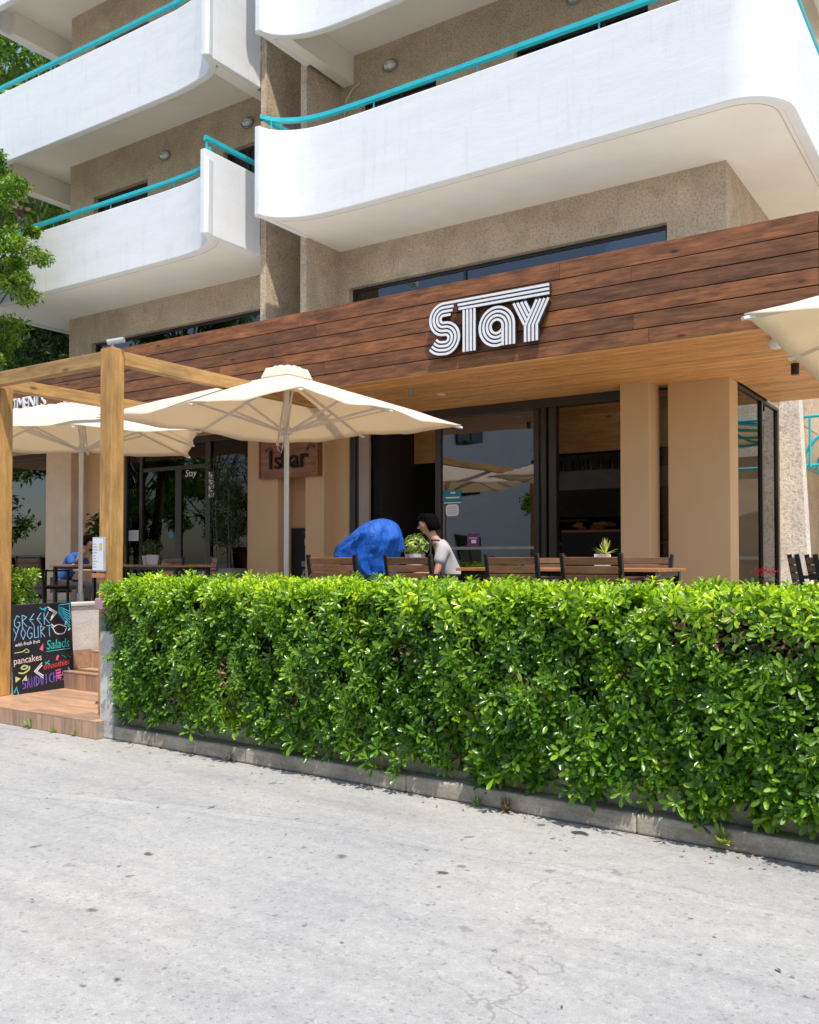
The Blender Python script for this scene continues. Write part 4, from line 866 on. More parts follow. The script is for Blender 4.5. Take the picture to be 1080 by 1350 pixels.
    u.location = (cx, cy, Z0); u.rotation_euler = (0, 0, R(rot)); return u
umbrella(-6.42, 7.25, 0, 'cream umbrella with its pole in front of the bar sign, middle of the three')
umbrella(-9.60, 7.05, -40, 'cream umbrella seen through the timber pergola frame at the left')
umbrella(.0, 6.99, 0, 'cream umbrella at the right edge of the photo, its left corner over the canopy')

# ------------------------------------------------------------------ chairs and tables (local: front faces -y)
def make_chair(label, loc, rz, wmat='chair_wood', fmat='black_metal', group='slatted armchairs on the terrace', wd=.50, cushion=None):
    c = thing('slatted_armchair', label, 'chair', (0, 0, 0), group)
    h = wd/2
    for sgn in (-1, 1):
        b = MB(); x = sgn*(h-.015)
        b.bar((x, .20, 0), (x, .23, .44), .03, .035); b.bar((x, .225, .43), (x*1.03, .30, .85), .03, .04, (0, 1, 0)); b.bar((x, -.22, 0), (x, -.22, .64), .03, .035)
        b.bar((x, -.25, .65), (x, .26, .65), .04, .022); b.bar((x, -.22, .40), (x, .22, .42), .025, .035)
        b.build('side_frame', fmat, c, (x, 0, 0), bev=.004)
    src_ = None
    for k in range(5):
        z = .52+.068*k; y = .235+(z-.43)*.178; b = MB(); b.bar((-h+.03, y, z), (h-.03, y, z), .016, .060, (0, .17, 1))
        if src_ is None: src_ = b.build('back_slat', wmat, c, (0, y, z), bev=.004); z00 = (y, z)
        else: d_ = src_.copy(); COL.objects.link(d_); d_.parent = c; d_.location = (0, y, z)
    s2 = None
    for k in range(6):
        y = -.21+.078*k
        if s2 is None: b = MB(); b.box(-h+.03, h-.03, y-.034, y+.034, .425, .443); s2 = b.build('seat_slat', wmat, c, (0, y, .43), bev=.004)
        else: d_ = s2.copy(); COL.objects.link(d_); d_.parent = c; d_.location = (0, y, .43)
    b = MB(); b.bar((-h+.03, -.2, .41), (h-.03, -.2, .41), .03); b.bar((-h+.03, .2, .41), (h-.03, .2, .41), .03); b.build('cross_rail', fmat, c, bev=.003)
    c.location = loc; c.rotation_euler = (0, 0, R(rz)); return c
def dup_chair(src_, label, loc, rz, s=1.0):
    c = copy_tree(src_); c.location = loc; c.rotation_euler = (0, 0, R(rz)); c['label'] = label; c.scale = (s, 1, 1); return c
# 0 = facing the street (-y), 180 = facing the building
chD = make_chair('rightmost brown slatted armchair behind the long hedge, its back to the road', (-2.75, 6.93, Z0), 180)
dup_chair(chD, 'brown slatted armchair behind the hedge below the reflecting window, its back to the road', (-3.44, 6.92, Z0), 181, .95)
dup_chair(chD, 'brown slatted armchair in front of the seated woman and her potted plant', (-4.46, 6.93, Z0), 180, .98)
dup_chair(chD, 'brown slatted armchair left of the blue cover, leftmost of those behind the long hedge', (-5.30, 6.88, Z0), 184, 1.08)
dup_chair(chD, 'brown slatted armchair against the square pillar on the far side of the right table', (-2.88, 7.98, Z0), 0)
dup_chair(chD, 'brown slatted armchair the seated woman is using', (-4.67, 7.93, Z0), -66)
dup_chair(chD, 'brown slatted armchair on the far side of the middle table under the window', (-4.35, 8.95, Z0), 8)
dup_chair(chD, 'brown slatted armchair above the small left bush, its back to the road', (-11.35, 7.75, Z0), 190, .9)
dup_chair(chD, 'brown slatted armchair on the far left edge beside the timber post', (-12.4, 7.75, Z0), 170, .9)
dup_chair(chD, 'brown slatted armchair behind the pole of the left umbrella', (-11.0, 9.5, Z0), 10, .9)
dup_chair(chD, 'brown slatted armchair beside the entrance glazing on the left terrace', (-9.9, 9.2, Z0), -30, .9)
chB = make_chair('black slatted armchair nearest the hedge in the row at the right edge', (-1.36, 8.62, Z0), 108, 'black_metal', 'black_metal', 'black armchairs pushed together at the right')
dup_chair(chB, 'black slatted armchair in the middle of the row at the right edge', (-1.22, 8.66, Z0+.0), 108)
dup_chair(chB, 'black slatted armchair furthest right in the row at the right edge', (-1.08, 8.70, Z0+.0), 108)
def table(label, x0, x1, y0, y1, zt=.73):
    cx, cy = (x0+x1)/2, (y0+y1)/2; t_ = thing('cafe_table', label, 'table', (cx, cy, Z0), 'wooden cafe tables on the terrace')
    n = max(4, int((y1-y0)/.12)); w_ = (y1-y0)/n
    for k in range(n): b = MB(); b.box(x0, x1, y0+k*w_+.002, y0+(k+1)*w_-.002, Z0+zt-.028, Z0+zt); b.build('top_board', 'table_wood', t_, (cx, y0+(k+.5)*w_, Z0+zt), bev=.004)
    for (x_, y_) in ((x0+.06, y0+.06), (x1-.06, y0+.06), (x0+.06, y1-.06), (x1-.06, y1-.06)): b = MB(); b.box(x_-.025, x_+.025, y_-.025, y_+.025, Z0+.001, Z0+zt-.03); b.build('leg', 'black_metal', t_, (x_, y_, Z0), bev=.004)
    b = MB(); b.box(x0+.04, x1-.04, y0+.05, y1-.05, Z0+zt-.065, Z0+zt-.03); b.build('apron', 'black_metal', t_); return t_
table('wooden table top behind the rightmost brown chair, reaching past the square pillar', -3.12, -2.38, 7.12, 7.85)
table('long orange brown table behind the two middle chairs', -4.25, -3.16, 7.10, 7.80)
table('small table holding the pale potted plant in front of the seated woman', -5.65, -5.0, 7.62, 8.25)
table('reddish brown table at the left behind the umbrella pole', -11.9, -10.7, 8.2, 9.0); table('brown table beside the potted plants left of the timber post', -10.5, -9.3, 8.3, 9.0)

# potted plants
def blades(P, n, L, spread, mat, name, parent, wmul=.10, droop=.5, up=.6):
    b = MB(); P = Vector(P)
    for i in range(n):
        a = random.uniform(0, 6.28); el = random.uniform(.35, 1.45); l = L*random.uniform(.6, 1.05); d = Vector((math.cos(a)*math.cos(el)*spread, math.sin(a)*math.cos(el)*spread, math.sin(el))); side = Vector((-math.sin(a), math.cos(a), 0))*l*wmul*.5
        pts = [P+d*l*t_+Vector((0, 0, -droop*l*t_*t_*(1-math.sin(el)))) for t_ in (0, .4, .75, 1)]; wf = (.5, 1, .7, .05)
        vs = [q for p_, f_ in zip(pts, wf) for q in (p_-side*f_, p_+side*f_)]; b.add(vs, [(0, 1, 3, 2), (2, 3, 5, 4), (4, 5, 7, 6)])
    return b.build(name, mat, parent, P, fix=False)
def pot(parent, x, y, z, r, h, mat, square=False):
    b = MB()
    if square: b.box(x-r, x+r, y-r, y+r, z, z+h)
    else: b.lathe([(r*.75, 0), (r, h), (r*.88, h), (r*.85, h*.85)], (x, y, z), 18)
    b.build('pot', mat, parent, (x, y, z), smooth=40)
def leaf_ball(parent, c, r, n, s, mat, name='leaves', flat=1.0):
    p = rng.normal(0, 1, (n, 3)); p /= np.linalg.norm(p, axis=1, keepdims=True); p[:, 2] *= flat; p *= rng.uniform(.55, 1.0, (n, 1))*np.array(r)
    V, F = scatter(*BIGLEAF, p, p+rng.normal(0, .4, (n, 3))*np.mean(r)+np.array([0, 0, np.mean(r)*.5]), np.full(n, s)*rng.uniform(.7, 1.2, n))
    me = fast_mesh(name, V, F); o = link(name, me, mat, parent); o.location = Vector(c)-wl(parent); o['kind'] = 'stuff'; return o
p1 = thing('potted_plant', 'pale green leafy plant in a grey white bowl in front of the seated woman', 'plant', (-5.12, 7.75, Z0+.732))
pot(p1, -5.12, 7.75, Z0+.732, .11, .13, 'white_pot'); leaf_ball(p1, (-5.10, 7.75, Z0+.96), (.15, .15, .12), 260, .055, 'pot_leaf')
p2 = thing('potted_plant', 'spiky yellow green plant in a white square pot behind the rightmost brown chair', 'plant', (-3.0, 7.45, Z0+.732))
pot(p2, -3.0, 7.5, Z0+.732, .055, .12, 'white_pot', True); blades((-2.97, 7.48, Z0+.84), 60, .17, 1.0, 'stripe_leaf', 'leaves', p2, .09)
p3 = thing('potted_plant', 'dark plant in a white pot on the table left of the timber post', 'plant', (-10.1, 8.6, Z0+.732))
pot(p3, -10.1, 8.6, Z0+.732, .09, .14, 'white_pot'); leaf_ball(p3, (-10.1, 8.6, Z0+.98), (.15, .15, .12), 160, .06, 'dim_leaf')
p4 = thing('potted_plant', 'second small white pot with dark leaves behind the left umbrella pole', 'plant', (-10.4, 8.75, Z0+.732))
pot(p4, -10.4, 8.75, Z0+.732, .07, .13, 'white_pot'); leaf_ball(p4, (-10.4, 8.75, Z0+.96), (.12, .12, .11), 120, .055, 'dim_leaf')
p5 = thing('tall_plant', 'dark bushy plant against the tan wall left of the timber post', 'plant', (-14.2, 10.9, Z0))
pot(p5, -14.15, 10.85, Z0+.002, .2, .35, 'grey_pot'); b = MB(); b.tube([(-14.15, 10.85, Z0+.3), (-14.1, 10.85, 1.7), (-14.15, 10.85, 2.3)], [.02, .015, .006], 6); b.build('stem', 'bark', p5); leaf_ball(p5, (-14.15, 10.85, 1.98), (.3, .3, .5), 420, .13, 'dim_leaf')
p6 = thing('terracotta_pot', 'tall terracotta pot at the glazing right of the timber post', 'pot', (-12.9, 10.2, Z0)); pot(p6, -12.62, 9.9, Z0+.002, .2, 1.05, 'terracotta')
p7 = thing('bamboo_planter', 'grey planter box with a slender bamboo in front of the dark glazing', 'plant', (-11.2, 10.95, Z0))
b = MB(); b.box(-11.45, -10.68, 10.72, 11.1, Z0+.002, Z0+.66); b.build('planter', 'grey_pot', p7, bev=.01)
P_ = []; b = MB()
for i in range(9):
    x_ = -10.98+random.uniform(-.24, .24); y_ = 10.9+random.uniform(-.1, .1); tx = x_+random.uniform(-.2, .22); hh = random.uniform(1.2, 2.0)
    pts = [Vector((x_, y_, 1.35)).lerp(Vector((tx, y_+random.uniform(-.15, .15), 1.35+hh)), t_) for t_ in (0, .5, 1)]; b.tube(pts, [.008, .006, .003], 5, False)
    for _ in range(170): P_.append(Vector(pts[0]).lerp(pts[2], random.uniform(.25, 1))+Vector((random.gauss(0, .09), random.gauss(0, .09), random.gauss(0, .05))))
b.build('canes', 'bark', p7); P_ = np.array([tuple(q) for q in P_])-np.array(p7.location); nn = len(P_)
V, F = scatter(*leaf_template(.07), P_, rng.normal(0, 1, (nn, 3)), rng.uniform(.09, .15, nn)); me = fast_mesh('leaves', V, F); link('leaves', me, 'dim_leaf', p7)['kind'] = 'stuff'
p8 = thing('geranium', 'red flowering plant beside the wide tan pillar', 'plant', (-2.62, 11.75, Z0)); pot(p8, -2.6, 11.75, Z0+.002, .13, .25, 'terracotta')
leaf_ball(p8, (-2.6, 11.75, Z0+.42), (.2, .2, .2), 260, .06, 'dim_leaf'); leaf_ball(p8, (-2.6, 11.75, Z0+.66), (.17, .15, .05), 90, .035, 'flower', 'flowers')

# ------------------------------------------------------------------ people
def skin_mesh(name, verts, edges, mat, parent, root=0, sub=2, origin=(0, 0, 0)):
    me = bpy.data.meshes.new(name); me.from_pydata([v[0] for v in verts], edges, []); o = link(name, me, mat, parent)
    s_ = o.modifiers.new('skin', 'SKIN'); s_.use_smooth_shade = True; s_.branch_smoothing = .6
    for i, v in enumerate(verts):
        sv = me.skin_vertices[0].data[i]; r_ = v[1]; sv.radius = r_ if isinstance(r_, tuple) else (r_, r_); sv.use_root = (i == root)
    ss = o.modifiers.new('sub', 'SUBSURF'); ss.levels = sub; ss.render_levels = sub
    dg = bpy.context.evaluated_depsgraph_get(); m2 = bpy.data.meshes.new_from_object(o.evaluated_get(dg)); o.modifiers.clear(); o.data = m2
    m2.materials.clear(); m2.materials.append(M[mat]); m2.polygons.foreach_set('use_smooth', [True]*len(m2.polygons)); return o
def ellipsoid(c, r, n=14, k=10, rot=None):
    V = []; F = []
    for i in range(k+1):
        ph = math.pi*i/k
        for j in range(n): a = 2*math.pi*j/n; V.append(Vector((r[0]*math.sin(ph)*math.cos(a), r[1]*math.sin(ph)*math.sin(a), r[2]*math.cos(ph))))
    if rot: V = [rot @ v for v in V]
    V = [v+Vector(c) for v in V]
    for i in range(k):
        for j in range(n): F.append((i*n+j, i*n+(j+1) % n, (i+1)*n+(j+1) % n, (i+1)*n+j))
    return V, F
def person(label, loc, rz, shirt, skin_m, bend=0.12, phone=True, scale=1.0, head_pitch=.28):
    # local: facing -y, seat at z=0 of hips .47
    p = thing('person', label, 'person', (0, 0, 0)); s = bend
    hip = Vector((0, .02, .52)); sp1 = Vector((0, .0-s*.4, .70)); ch = Vector((0, -.02-s*1.0, .90)); nk = Vector((0, -.03-s*1.45, 1.03)); nk2 = Vector((0, -.055-s*1.65, 1.10)); hd = nk2+Vector((0, -.025, .10))
    V = [(hip, (.15, .11)), (sp1, (.125, .09)), (ch, (.115, .085)), (nk, (.06, .055)), (nk2, (.050, .052)), (hd-Vector((0, -.0, .045)), (.062, .075)), (hd+Vector((0, 0, .02)), (.076, .092)), (hd+Vector((0, .01, .075)), (.066, .080))]
    E_ = [(0, 1), (1, 2), (2, 3), (3, 4), (4, 5), (5, 6), (6, 7)]
    arms = {}
    for sg_ in (-1, 1):
        shd = ch+Vector((sg_*.165, .01, .055)); elb = shd+Vector((sg_*.05, -.06, -.27)); wr = elb+Vector((-sg_*.10, -.21, .10)) if phone and sg_ < 0 else elb+Vector((-sg_*.10, -.24, .0))
        if not phone: elb = shd+Vector((sg_*.06, -.12, -.22)); wr = elb+Vector((-sg_*.1, -.2, .0))
        dirn = (wr-elb).normalized(); palm = wr+dirn*.06; arms[sg_] = (wr, palm, dirn)
        i0 = len(V); V += [(shd, (.040, .040)), ((shd+elb)/2, (.040, .042)), (elb, (.036, .036)), ((elb+wr)/2, (.034, .032)), (wr, (.024, .020)), (palm, (.038, .016))]
        E_ += [(2, i0), (i0, i0+1), (i0+1, i0+2), (i0+2, i0+3), (i0+3, i0+4), (i0+4, i0+5)]
        kn = Vector((sg_*.12, -.42, .50)); ft = Vector((sg_*.12, -.40, .08)); toe = Vector((sg_*.12, -.55, .05)); i1 = len(V)
        V += [(Vector((sg_*.09, -.06, .50)), (.085, .085)), ((Vector((sg_*.1, -.06, .5))+kn)/2, (.078, .075)), (kn, (.058, .058)), ((kn+ft)/2, (.055, .055)), (ft, (.038, .038)), (toe, (.038, .028))]
        E_ += [(0, i1), (i1, i1+1), (i1+1, i1+2), (i1+2, i1+3), (i1+3, i1+4), (i1+4, i1+5)]
        side = Vector((1, 0, 0)); nrm = dirn.cross(side).normalized()
        if nrm.z > 0: nrm = -nrm
        for k, (off, ln) in enumerate(((-.027, .030), (-.009, .034), (.009, .032), (.026, .026))):   # fingers curled round the phone
            b0 = palm+dirn*.02+side*off; b1 = b0+dirn*ln; b2 = b1+(dirn*.45-nrm*-.6)*ln*.7; b3 = b2+(nrm*.9-dirn*.1)*ln*.5; i2 = len(V)
            V += [(b0, (.0085, .0085)), (b1, (.0083, .0083)), (b2, (.0075, .0075)), (b3, (.0065, .0065))]; E_ += [(i0+5, i2), (i2, i2+1), (i2+1, i2+2), (i2+2, i2+3)]
        t0 = palm-dirn*.03+side*(-sg_*.034); t1 = t0+dirn*.028-side*sg_*.016+nrm*.008; t2 = t1+dirn*.026+nrm*.012; i3 = len(V)
        V += [(t0, (.010, .010)), (t1, (.0095, .0095)), (t2, (.0075, .0075))]; E_ += [(i0+4, i3), (i3, i3+1), (i3+1, i3+2)]
    body = skin_mesh('body', V, E_, skin_m, p)
    Rh = Matrix.Rotation(head_pitch, 3, 'X')          # look down
    def hp(x, y, z): return hd+Rh @ Vector((x, y, z))
    b = MB(); b.add(*ellipsoid(hp(0, -.016, .0), (.066, .080, .098), rot=Rh)); b.add(*ellipsoid(hp(0, -.042, -.062), (.040, .042, .038), rot=Rh))
    b.add([hp(0, -.088, .022), hp(-.013, -.088, -.022), hp(.013, -.088, -.022), hp(0, -.122, -.018), hp(0, -.09, -.034)], [(0, 1, 3), (0, 3, 2), (1, 4, 3), (3, 4, 2)])
    fc = b.build('face', skin_m, p, smooth=60)
    b = MB()
    for sg_ in (-1, 1): b.add(*ellipsoid(hp(sg_*.029, -.087, .014), (.011, .006, .005), 8, 6, Rh)); b.bar(hp(sg_*.014, -.096, .036), hp(sg_*.045, -.086, .036), .004, .006)
    b.build('eyes', 'eye', fc)
    b = MB(); b.add(*ellipsoid(hp(0, -.088, -.048), (.021, .008, .007), 8, 6, Rh)); b.build('lips', 'lips', fc)
    b = MB()
    for sg_ in (-1, 1): b.add(*ellipsoid(hp(sg_*.074, .008, -.004), (.010, .019, .030), 8, 8, Rh))
    b.build('ears', skin_m, fc, smooth=60)
    # hair: cap, fringe and locks
    V2 = []; F2 = []; n, k = 20, 12
    for i in range(k+1):
        ph = math.pi*(.0+.66*i/k)
        for j in range(n):
            a = 2*math.pi*j/n; back = .5+.5*math.sin(a); ph2 = min(ph, math.pi*(.36+.38*back)); wob = 1+.03*math.sin(7*a+i)
            V2.append(hp(.077*wob*math.sin(ph2)*math.cos(a), .006+.092*wob*math.sin(ph2)*math.sin(a), .016+.092*math.cos(ph2)))
    for i in range(k):
        for j in range(n): F2.append((i*n+j, i*n+(j+1) % n, (i+1)*n+(j+1) % n, (i+1)*n+j))
    b = MB(); b.add(V2, F2)
    for j in range(26):
        a = R(-10+200*j/25); x_, y_ = .082*math.cos(a), .012+.092*math.sin(a); b.tube([hp(x_*.8, y_*.8, .07), hp(x_*1.03, y_*1.03, .0), hp(x_*1.0, y_*.98, -.05-.03*math.sin(a)), hp(x_*.85, y_*.85, -.085)], [.02, .016, .012, .004], 6)
    for j in range(7): x_ = -.06+.02*j; b.tube([hp(x_*.6, -.02, .105), hp(x_, -.082, .075), hp(x_*1.15, -.094+abs(x_)*.35, .045)], [.018, .012, .003], 5)
    b.build('hair', 'hair', p, smooth=60)
    # shirt and trousers
    V = [(hip+Vector((0, 0, -.01)), (.175, .135)), (sp1, (.155, .120)), (ch, (.172, .130)), (nk+Vector((0, .012, -.015)), (.098, .085))]; E_ = [(0, 1), (1, 2), (2, 3)]
    for sg_ in (-1, 1):
        shd = ch+Vector((sg_*.165, .01, .055)); elb = shd+Vector((sg_*.05, -.06, -.27)) if phone else shd+Vector((sg_*.06, -.12, -.22)); i0 = len(V)
        V += [(shd, (.078, .078)), (shd.lerp(elb, .35), (.068, .068)), (shd.lerp(elb, .65), (.068, .068))]; E_ += [(2, i0), (i0, i0+1), (i0+1, i0+2)]
    skin_mesh('shirt', V, E_, shirt, p)
    V = [(Vector((0, .02, .50)), (.165, .125))]; E_ = []
    for sg_ in (-1, 1):
        kn = Vector((sg_*.12, -.42, .50)); ft = Vector((sg_*.12, -.40, .12)); i1 = len(V)
        V += [(Vector((sg_*.09, -.06, .50)), (.095, .095)), ((Vector((sg_*.1, -.06, .5))+kn)/2, (.088, .085)), (kn, (.068, .068)), ((kn+ft)/2, (.062, .062)), (ft, (.052, .052))]; E_ += [(0, i1), (i1, i1+1), (i1+1, i1+2), (i1+2, i1+3), (i1+3, i1+4)]
    skin_mesh('trousers', V, E_, 'trousers', p)
    if phone:
        b = MB(); b.tube([nk+Vector((.075, -.045, -.0)), ch+Vector((.11, -.115, -.03)), sp1+Vector((-.02, -.13, .02)), hip+Vector((-.15, -.08, .06))], .011, 6); b.tube([nk+Vector((.075, -.045, 0)), nk+Vector((.085, .03, .0)), ch+Vector((.08, .11, .02)), sp1+Vector((-.03, .11, .03)), hip+Vector((-.15, .06, .06))], .011, 6); b.build('bag_strap', 'trousers', p, smooth=50)
    p.scale = (scale,)*3; p.location = loc; p.rotation_euler = (0, 0, R(rz)); return p, arms
pw_, arms = person('dark-haired woman in a grey t-shirt seated at a table looking down at her phone', (-4.74, 7.95, Z0-.03), -60, 'shirt', 'skin', .13, True, 1.0)
bpy.context.view_layer.update()
wr, palm, dirn = arms[-1]
wm_ = Matrix.Translation(pw_.location) @ Euler(pw_.rotation_euler).to_matrix().to_4x4()
ph_c = wm_ @ (palm+dirn*.045+Vector((0, -.006, .03)))
b = MB(); b.box(-.036, .036, -.0045, .0045, -.072, .072); ph = b.build('phone', 'phone', None, bev=.006); tag(ph, 'pink cased phone held up by the seated woman', 'phone'); ph.location = ph_c; ph.rotation_euler = (R(-35), 0, R(-64))
b = MB(); b.box(-.031, .031, -.0062, -.0046, -.066, .066); sc = b.build('screen', 'board_black', ph)
person('person in a blue top bent over the table at the far left', (-12.9, 9.1, Z0-.10), 112, 'shirt_blue', 'skin_dark', .26, False, 1.0, .5)

# ------------------------------------------------------------------ blue cover draped over a pushchair
bc = thing('blue_cover', 'crumpled bright blue waterproof cover draped over a tall object between two chairs', 'cover', (-5.2, 7.1, Z0))
rows_ = [(1.20, 502, 509), (1.18, 493, 517), (1.14, 480, 524), (1.08, 469, 529), (1.01, 459, 533), (.96, 452, 533), (.90, 444, 531), (.86, 441, 528), (.80, 446, 524), (.72, 458, 521), (.6, 478, 519), (.4, 486, 520), (.2, 484, 522), (.03, 480, 524)]
zz_ = np.linspace(0, 1, 34); hs = np.interp(zz_, np.linspace(0, 1, len(rows_)), [r[0] for r in rows_]); ls_ = np.interp(zz_, np.linspace(0, 1, len(rows_)), [r[1] for r in rows_]); rs_ = np.interp(zz_, np.linspace(0, 1, len(rows_)), [r[2] for r in rows_])
V = [(-5.32+(506-487)*.0088, 7.22, Z0+1.205)]; F = []; n = 72
for i in range(34):
    xl, xr = -5.2+(ls_[i]-487)*.0088, -5.2+(rs_[i]-487)*.0088; cx_ = (xl+xr)/2-.11; rx = (xr-xl)/2*.90; ry = min(.27, rx*.85+.04)
    for j in range(n):
        a = 2*math.pi*j/n; t_ = i/33
        tw = a+.9*t_; tw = a+.5*t_; fold = 1+min(1, t_*2.5)*(-.10*(abs(math.sin(4*tw+.7))-.6)-.09*(abs(math.sin(8.5*tw-1.5+1.2*math.sin(t_*5)))-.6))
        from mathutils import noise as mn; nzv_ = mn.ridged_multi_fractal(Vector((math.cos(a)*1.6+t_*2.2, math.sin(a)*1.6-t_*1.5, t_*1.8)), 1.0, 2.1, 4, 1.0, 2.0); fold += (nzv_-1.15)*.13*min(1, t_*4)
        V.append((cx_+rx*fold*math.cos(a), 7.22+ry*fold*math.sin(a), Z0+hs[i]+.018*math.sin(5*a+8*t_)*min(1, t_*4)*(hs[i] > .1)))
F = [(0, 1+j, 1+(j+1) % n) for j in range(n)]+[(1+i*n+j, 1+(i+1)*n+j, 1+(i+1)*n+(j+1) % n, 1+i*n+(j+1) % n) for i in range(33) for j in range(n)]
b = MB(); b.add(V, F); cvr = b.build('sheet', 'tarp', bc, smooth=55, fix=True)

# ------------------------------------------------------------------ chalkboard on the left
cbd = thing('chalkboard', 'black chalkboard with coloured chalk lettering leaning on the white side wall', 'sign', (-8.36, 5.63, .152))
# board plane local: u along the wall (left to right seen from +x), v up; built in XZ then turned to face +x
BW, BH = .78, .90
b = MB(); b.box(0, BW, 0, .022, 0, BH); brd = b.build('board', 'board_black', None, bev=.004); brd.parent = cbd
def cput(mb, mat, name='drawing'):
    o = mb.build(name, mat, None); o.parent = brd; return o
def stroke_word(polys, mat, wd=.009, name='writing', taper=1):
    m_ = MB()
    for i, p_ in enumerate(polys): m_.stroke(p_, wd, -.0022-.0001*(i % 5), -.0002)
    o_ = cput(m_, mat, name)
    if len(polys) > 1: o_['kind'] = 'stuff'
    return o_
GL = {'G': [[(.9, .85), (.5, 1), (.05, .6), (.05, .25), (.4, 0), (.85, .15), (.85, .45), (.5, .45)]], 'R': [[(.1, 0), (.1, 1)], [(.1, 1), (.8, .8), (.1, .5)], [(.1, .5), (.85, 0)]], 'E': [[(.8, 1), (.1, .55), (.8, .0)], [(.1, .55), (.7, .55)]],
      'K': [[(.1, 0), (.1, 1)], [(.85, 1), (.1, .4)], [(.3, .5), (.95, .05)]], 'Y': [[(.0, 1), (.4, .5)], [(.9, 1), (.1, 0)]], 'O': [[(.45, 1), (.05, .5), (.45, 0), (.9, .5), (.45, 1)]], 'U': [[(.1, 1), (.1, .05), (.8, .05), (.8, 1)]], 'T': [[(.0, .95), (1.0, .95)], [(.5, .95), (.5, 0)]],
      'S': [[(.9, .9), (.2, .8), (.2, .55), (.8, .45), (.8, .1), (.1, .05)]], 'A': [[(.05, 0), (.45, 1), (.85, 0)], [(.2, .4), (.7, .4)]], 'N': [[(.1, 0), (.1, 1), (.8, 0), (.8, 1)]], 'D': [[(.1, 0), (.1, 1), (.8, .7), (.8, .3), (.1, 0)]], 'W': [[(.05, 1), (.25, 0), (.45, .8), (.65, 0), (.9, 1)]], 'I': [[(.4, 0), (.4, 1)]], 'C': [[(.9, .95), (.15, .75), (.15, .2), (.9, .0)]], 'H': [[(.1, 0), (.1, 1)], [(.8, 0), (.8, 1)], [(.1, .5), (.8, .5)]]}
def word(wd_, x, z, cw, chh, mat, sl=0, lw=.008):
    pl = []
    for i, ch_ in enumerate(wd_):
        for p_ in GL[ch_]: pl.append([(x+(i+px_*.86)*cw, z+sl*(i+px_)*cw+py_*chh) for px_, py_ in p_])
    return stroke_word(pl, mat, lw)
word('GREEK', .03, .66, .093, .125, 'chalk_blue', .05, .0065); word('YOGURT', .02, .54, .083, .12, 'chalk_blue', .03, .0065); word('SANDWICHES', .10, .045, .057, .10, 'chalk_purple', .08, .008)
def btxt(body, size, mat, x, z, shear=.2, rotz=0.0, scx=1.0):
    o = text('writing', body, size, mat, brd, (x, -.001, z), (R(90), R(-rotz), 0), .0006, shear, scx=scx); o.location = (x, -.001, z); return o
btxt('with fresh fruit', .052, 'chalk_white', .03, .475, rotz=4); btxt('Salads', .135, 'chalk_teal', .42, .42, rotz=2, scx=.95); btxt('pancakes', .098, 'chalk_pink', -.0+.005, .30, .05, rotz=3, scx=1.0); btxt('smoothies', .085, 'chalk_red', .37, .215, rotz=5, scx=1.0)
stroke_word([[(.42, .40), (.74, .41)]], 'chalk_teal', .008)
stroke_word([[(.46, .86), (.58, .80), (.49, .72)], [(.475, .835), (.55, .80), (.50, .745)]], 'chalk_white', .011, 'arrow_mark'); stroke_word([[(.36, .29), (.26, .21), (.37, .13)], [(.36, .265), (.285, .21), (.37, .155)]], 'chalk_white', .011, 'arrow_mark')
stroke_word([catmull([(.60, .86-.012*i), (.66, .84-.02*i), (.75, .80-.03*i)], 4) for i in range(7)]+[[(.60, .875), (.77, .885)], [(.755, .88), (.757, .72)]], 'chalk_cyan', .008, 'leaf_drawing')
stroke_word([catmull([(.70, .04), (.74, .10), (.72, .18), (.70, .21)], 4), catmull([(.66, .04), (.72, .03), (.76, .06), (.755, .14)], 4), [(.0, .02), (.03, .07), (.05, .0)], [(.36+.0, .855), (.40, .835), (.44, .855), (.42, .82)]], 'chalk_cyan', .012, 'leaf_drawing')
stroke_word([catmull([(.52, .64), (.56, .58), (.66, .575), (.70, .63)], 5), catmull([(.53, .65), (.60, .67), (.70, .64)], 4), [(.50, .68), (.54, .65)], [(.50, .65), (.53, .64)], [(.70, .70), (.68, .66)], [(.72, .60), (.75, .62)]], 'chalk_white', .010, 'bowl_drawing')
m_ = MB(); m_.add([(.33, -.002, .43), (.38, -.002, .41), (.385, -.002, .49)], [(0, 1, 2)]); cput(m_, 'chalk_rose', 'fruit_drawing'); m_ = MB(); m_.stroke([(.55, .30), (.565, .335), (.58, .345)], .022, -.003, -.0004); cput(m_, 'chalk_rose', 'fruit_drawing')
m_ = MB(); m_.stroke([(.53, .19), (.60, .20)], .012, -.0025, -.0003); m_.stroke([(.54, .165), (.60, .17)], .018, -.0026, -.0003); m_.stroke([(.54, .135), (.61, .14)], .018, -.0027, -.0003); m_.stroke([(.55, .11), (.60, .115)], .014, -.0028, -.0003); cput(m_, 'chalk_rose', 'glass_drawing')
stroke_word([catmull([(.09, .255), (.13, .28), (.18, .265), (.14, .245), (.10, .25)], 5), catmull([(.06, .215), (.12, .205), (.19, .235), (.20, .27)], 5)], 'chalk_yellow', .014, 'cup_drawing')
m_ = MB(); m_.add([(.02, -.002, .18), (.02, -.002, .12), (.085, -.002, .155), (.10, -.002, .13), (.165, -.002, .125), (.155, -.002, .185)], [(0, 1, 2), (3, 4, 5)]); cput(m_, 'chalk_yellow', 'toast_drawing')
stroke_word([[(.40, .345-.055), (.46, .30-.035)], [(.40, .265), (.455, .305)]], 'chalk_teal', .010, 'cross_mark'); stroke_word([[(.63+.02*i, .345-.012*(i % 3)), (.638+.02*i, .342-.012*(i % 3))] for i in range(7)], 'chalk_teal', .007, 'dots')
stroke_word([catmull([(.02, .415), (.10, .42), (.15, .43)], 3), catmull([(.12, .42), (.17, .445), (.20, .415), (.15, .41)], 4)], 'chalk_yellow', .007, 'fork_drawing')
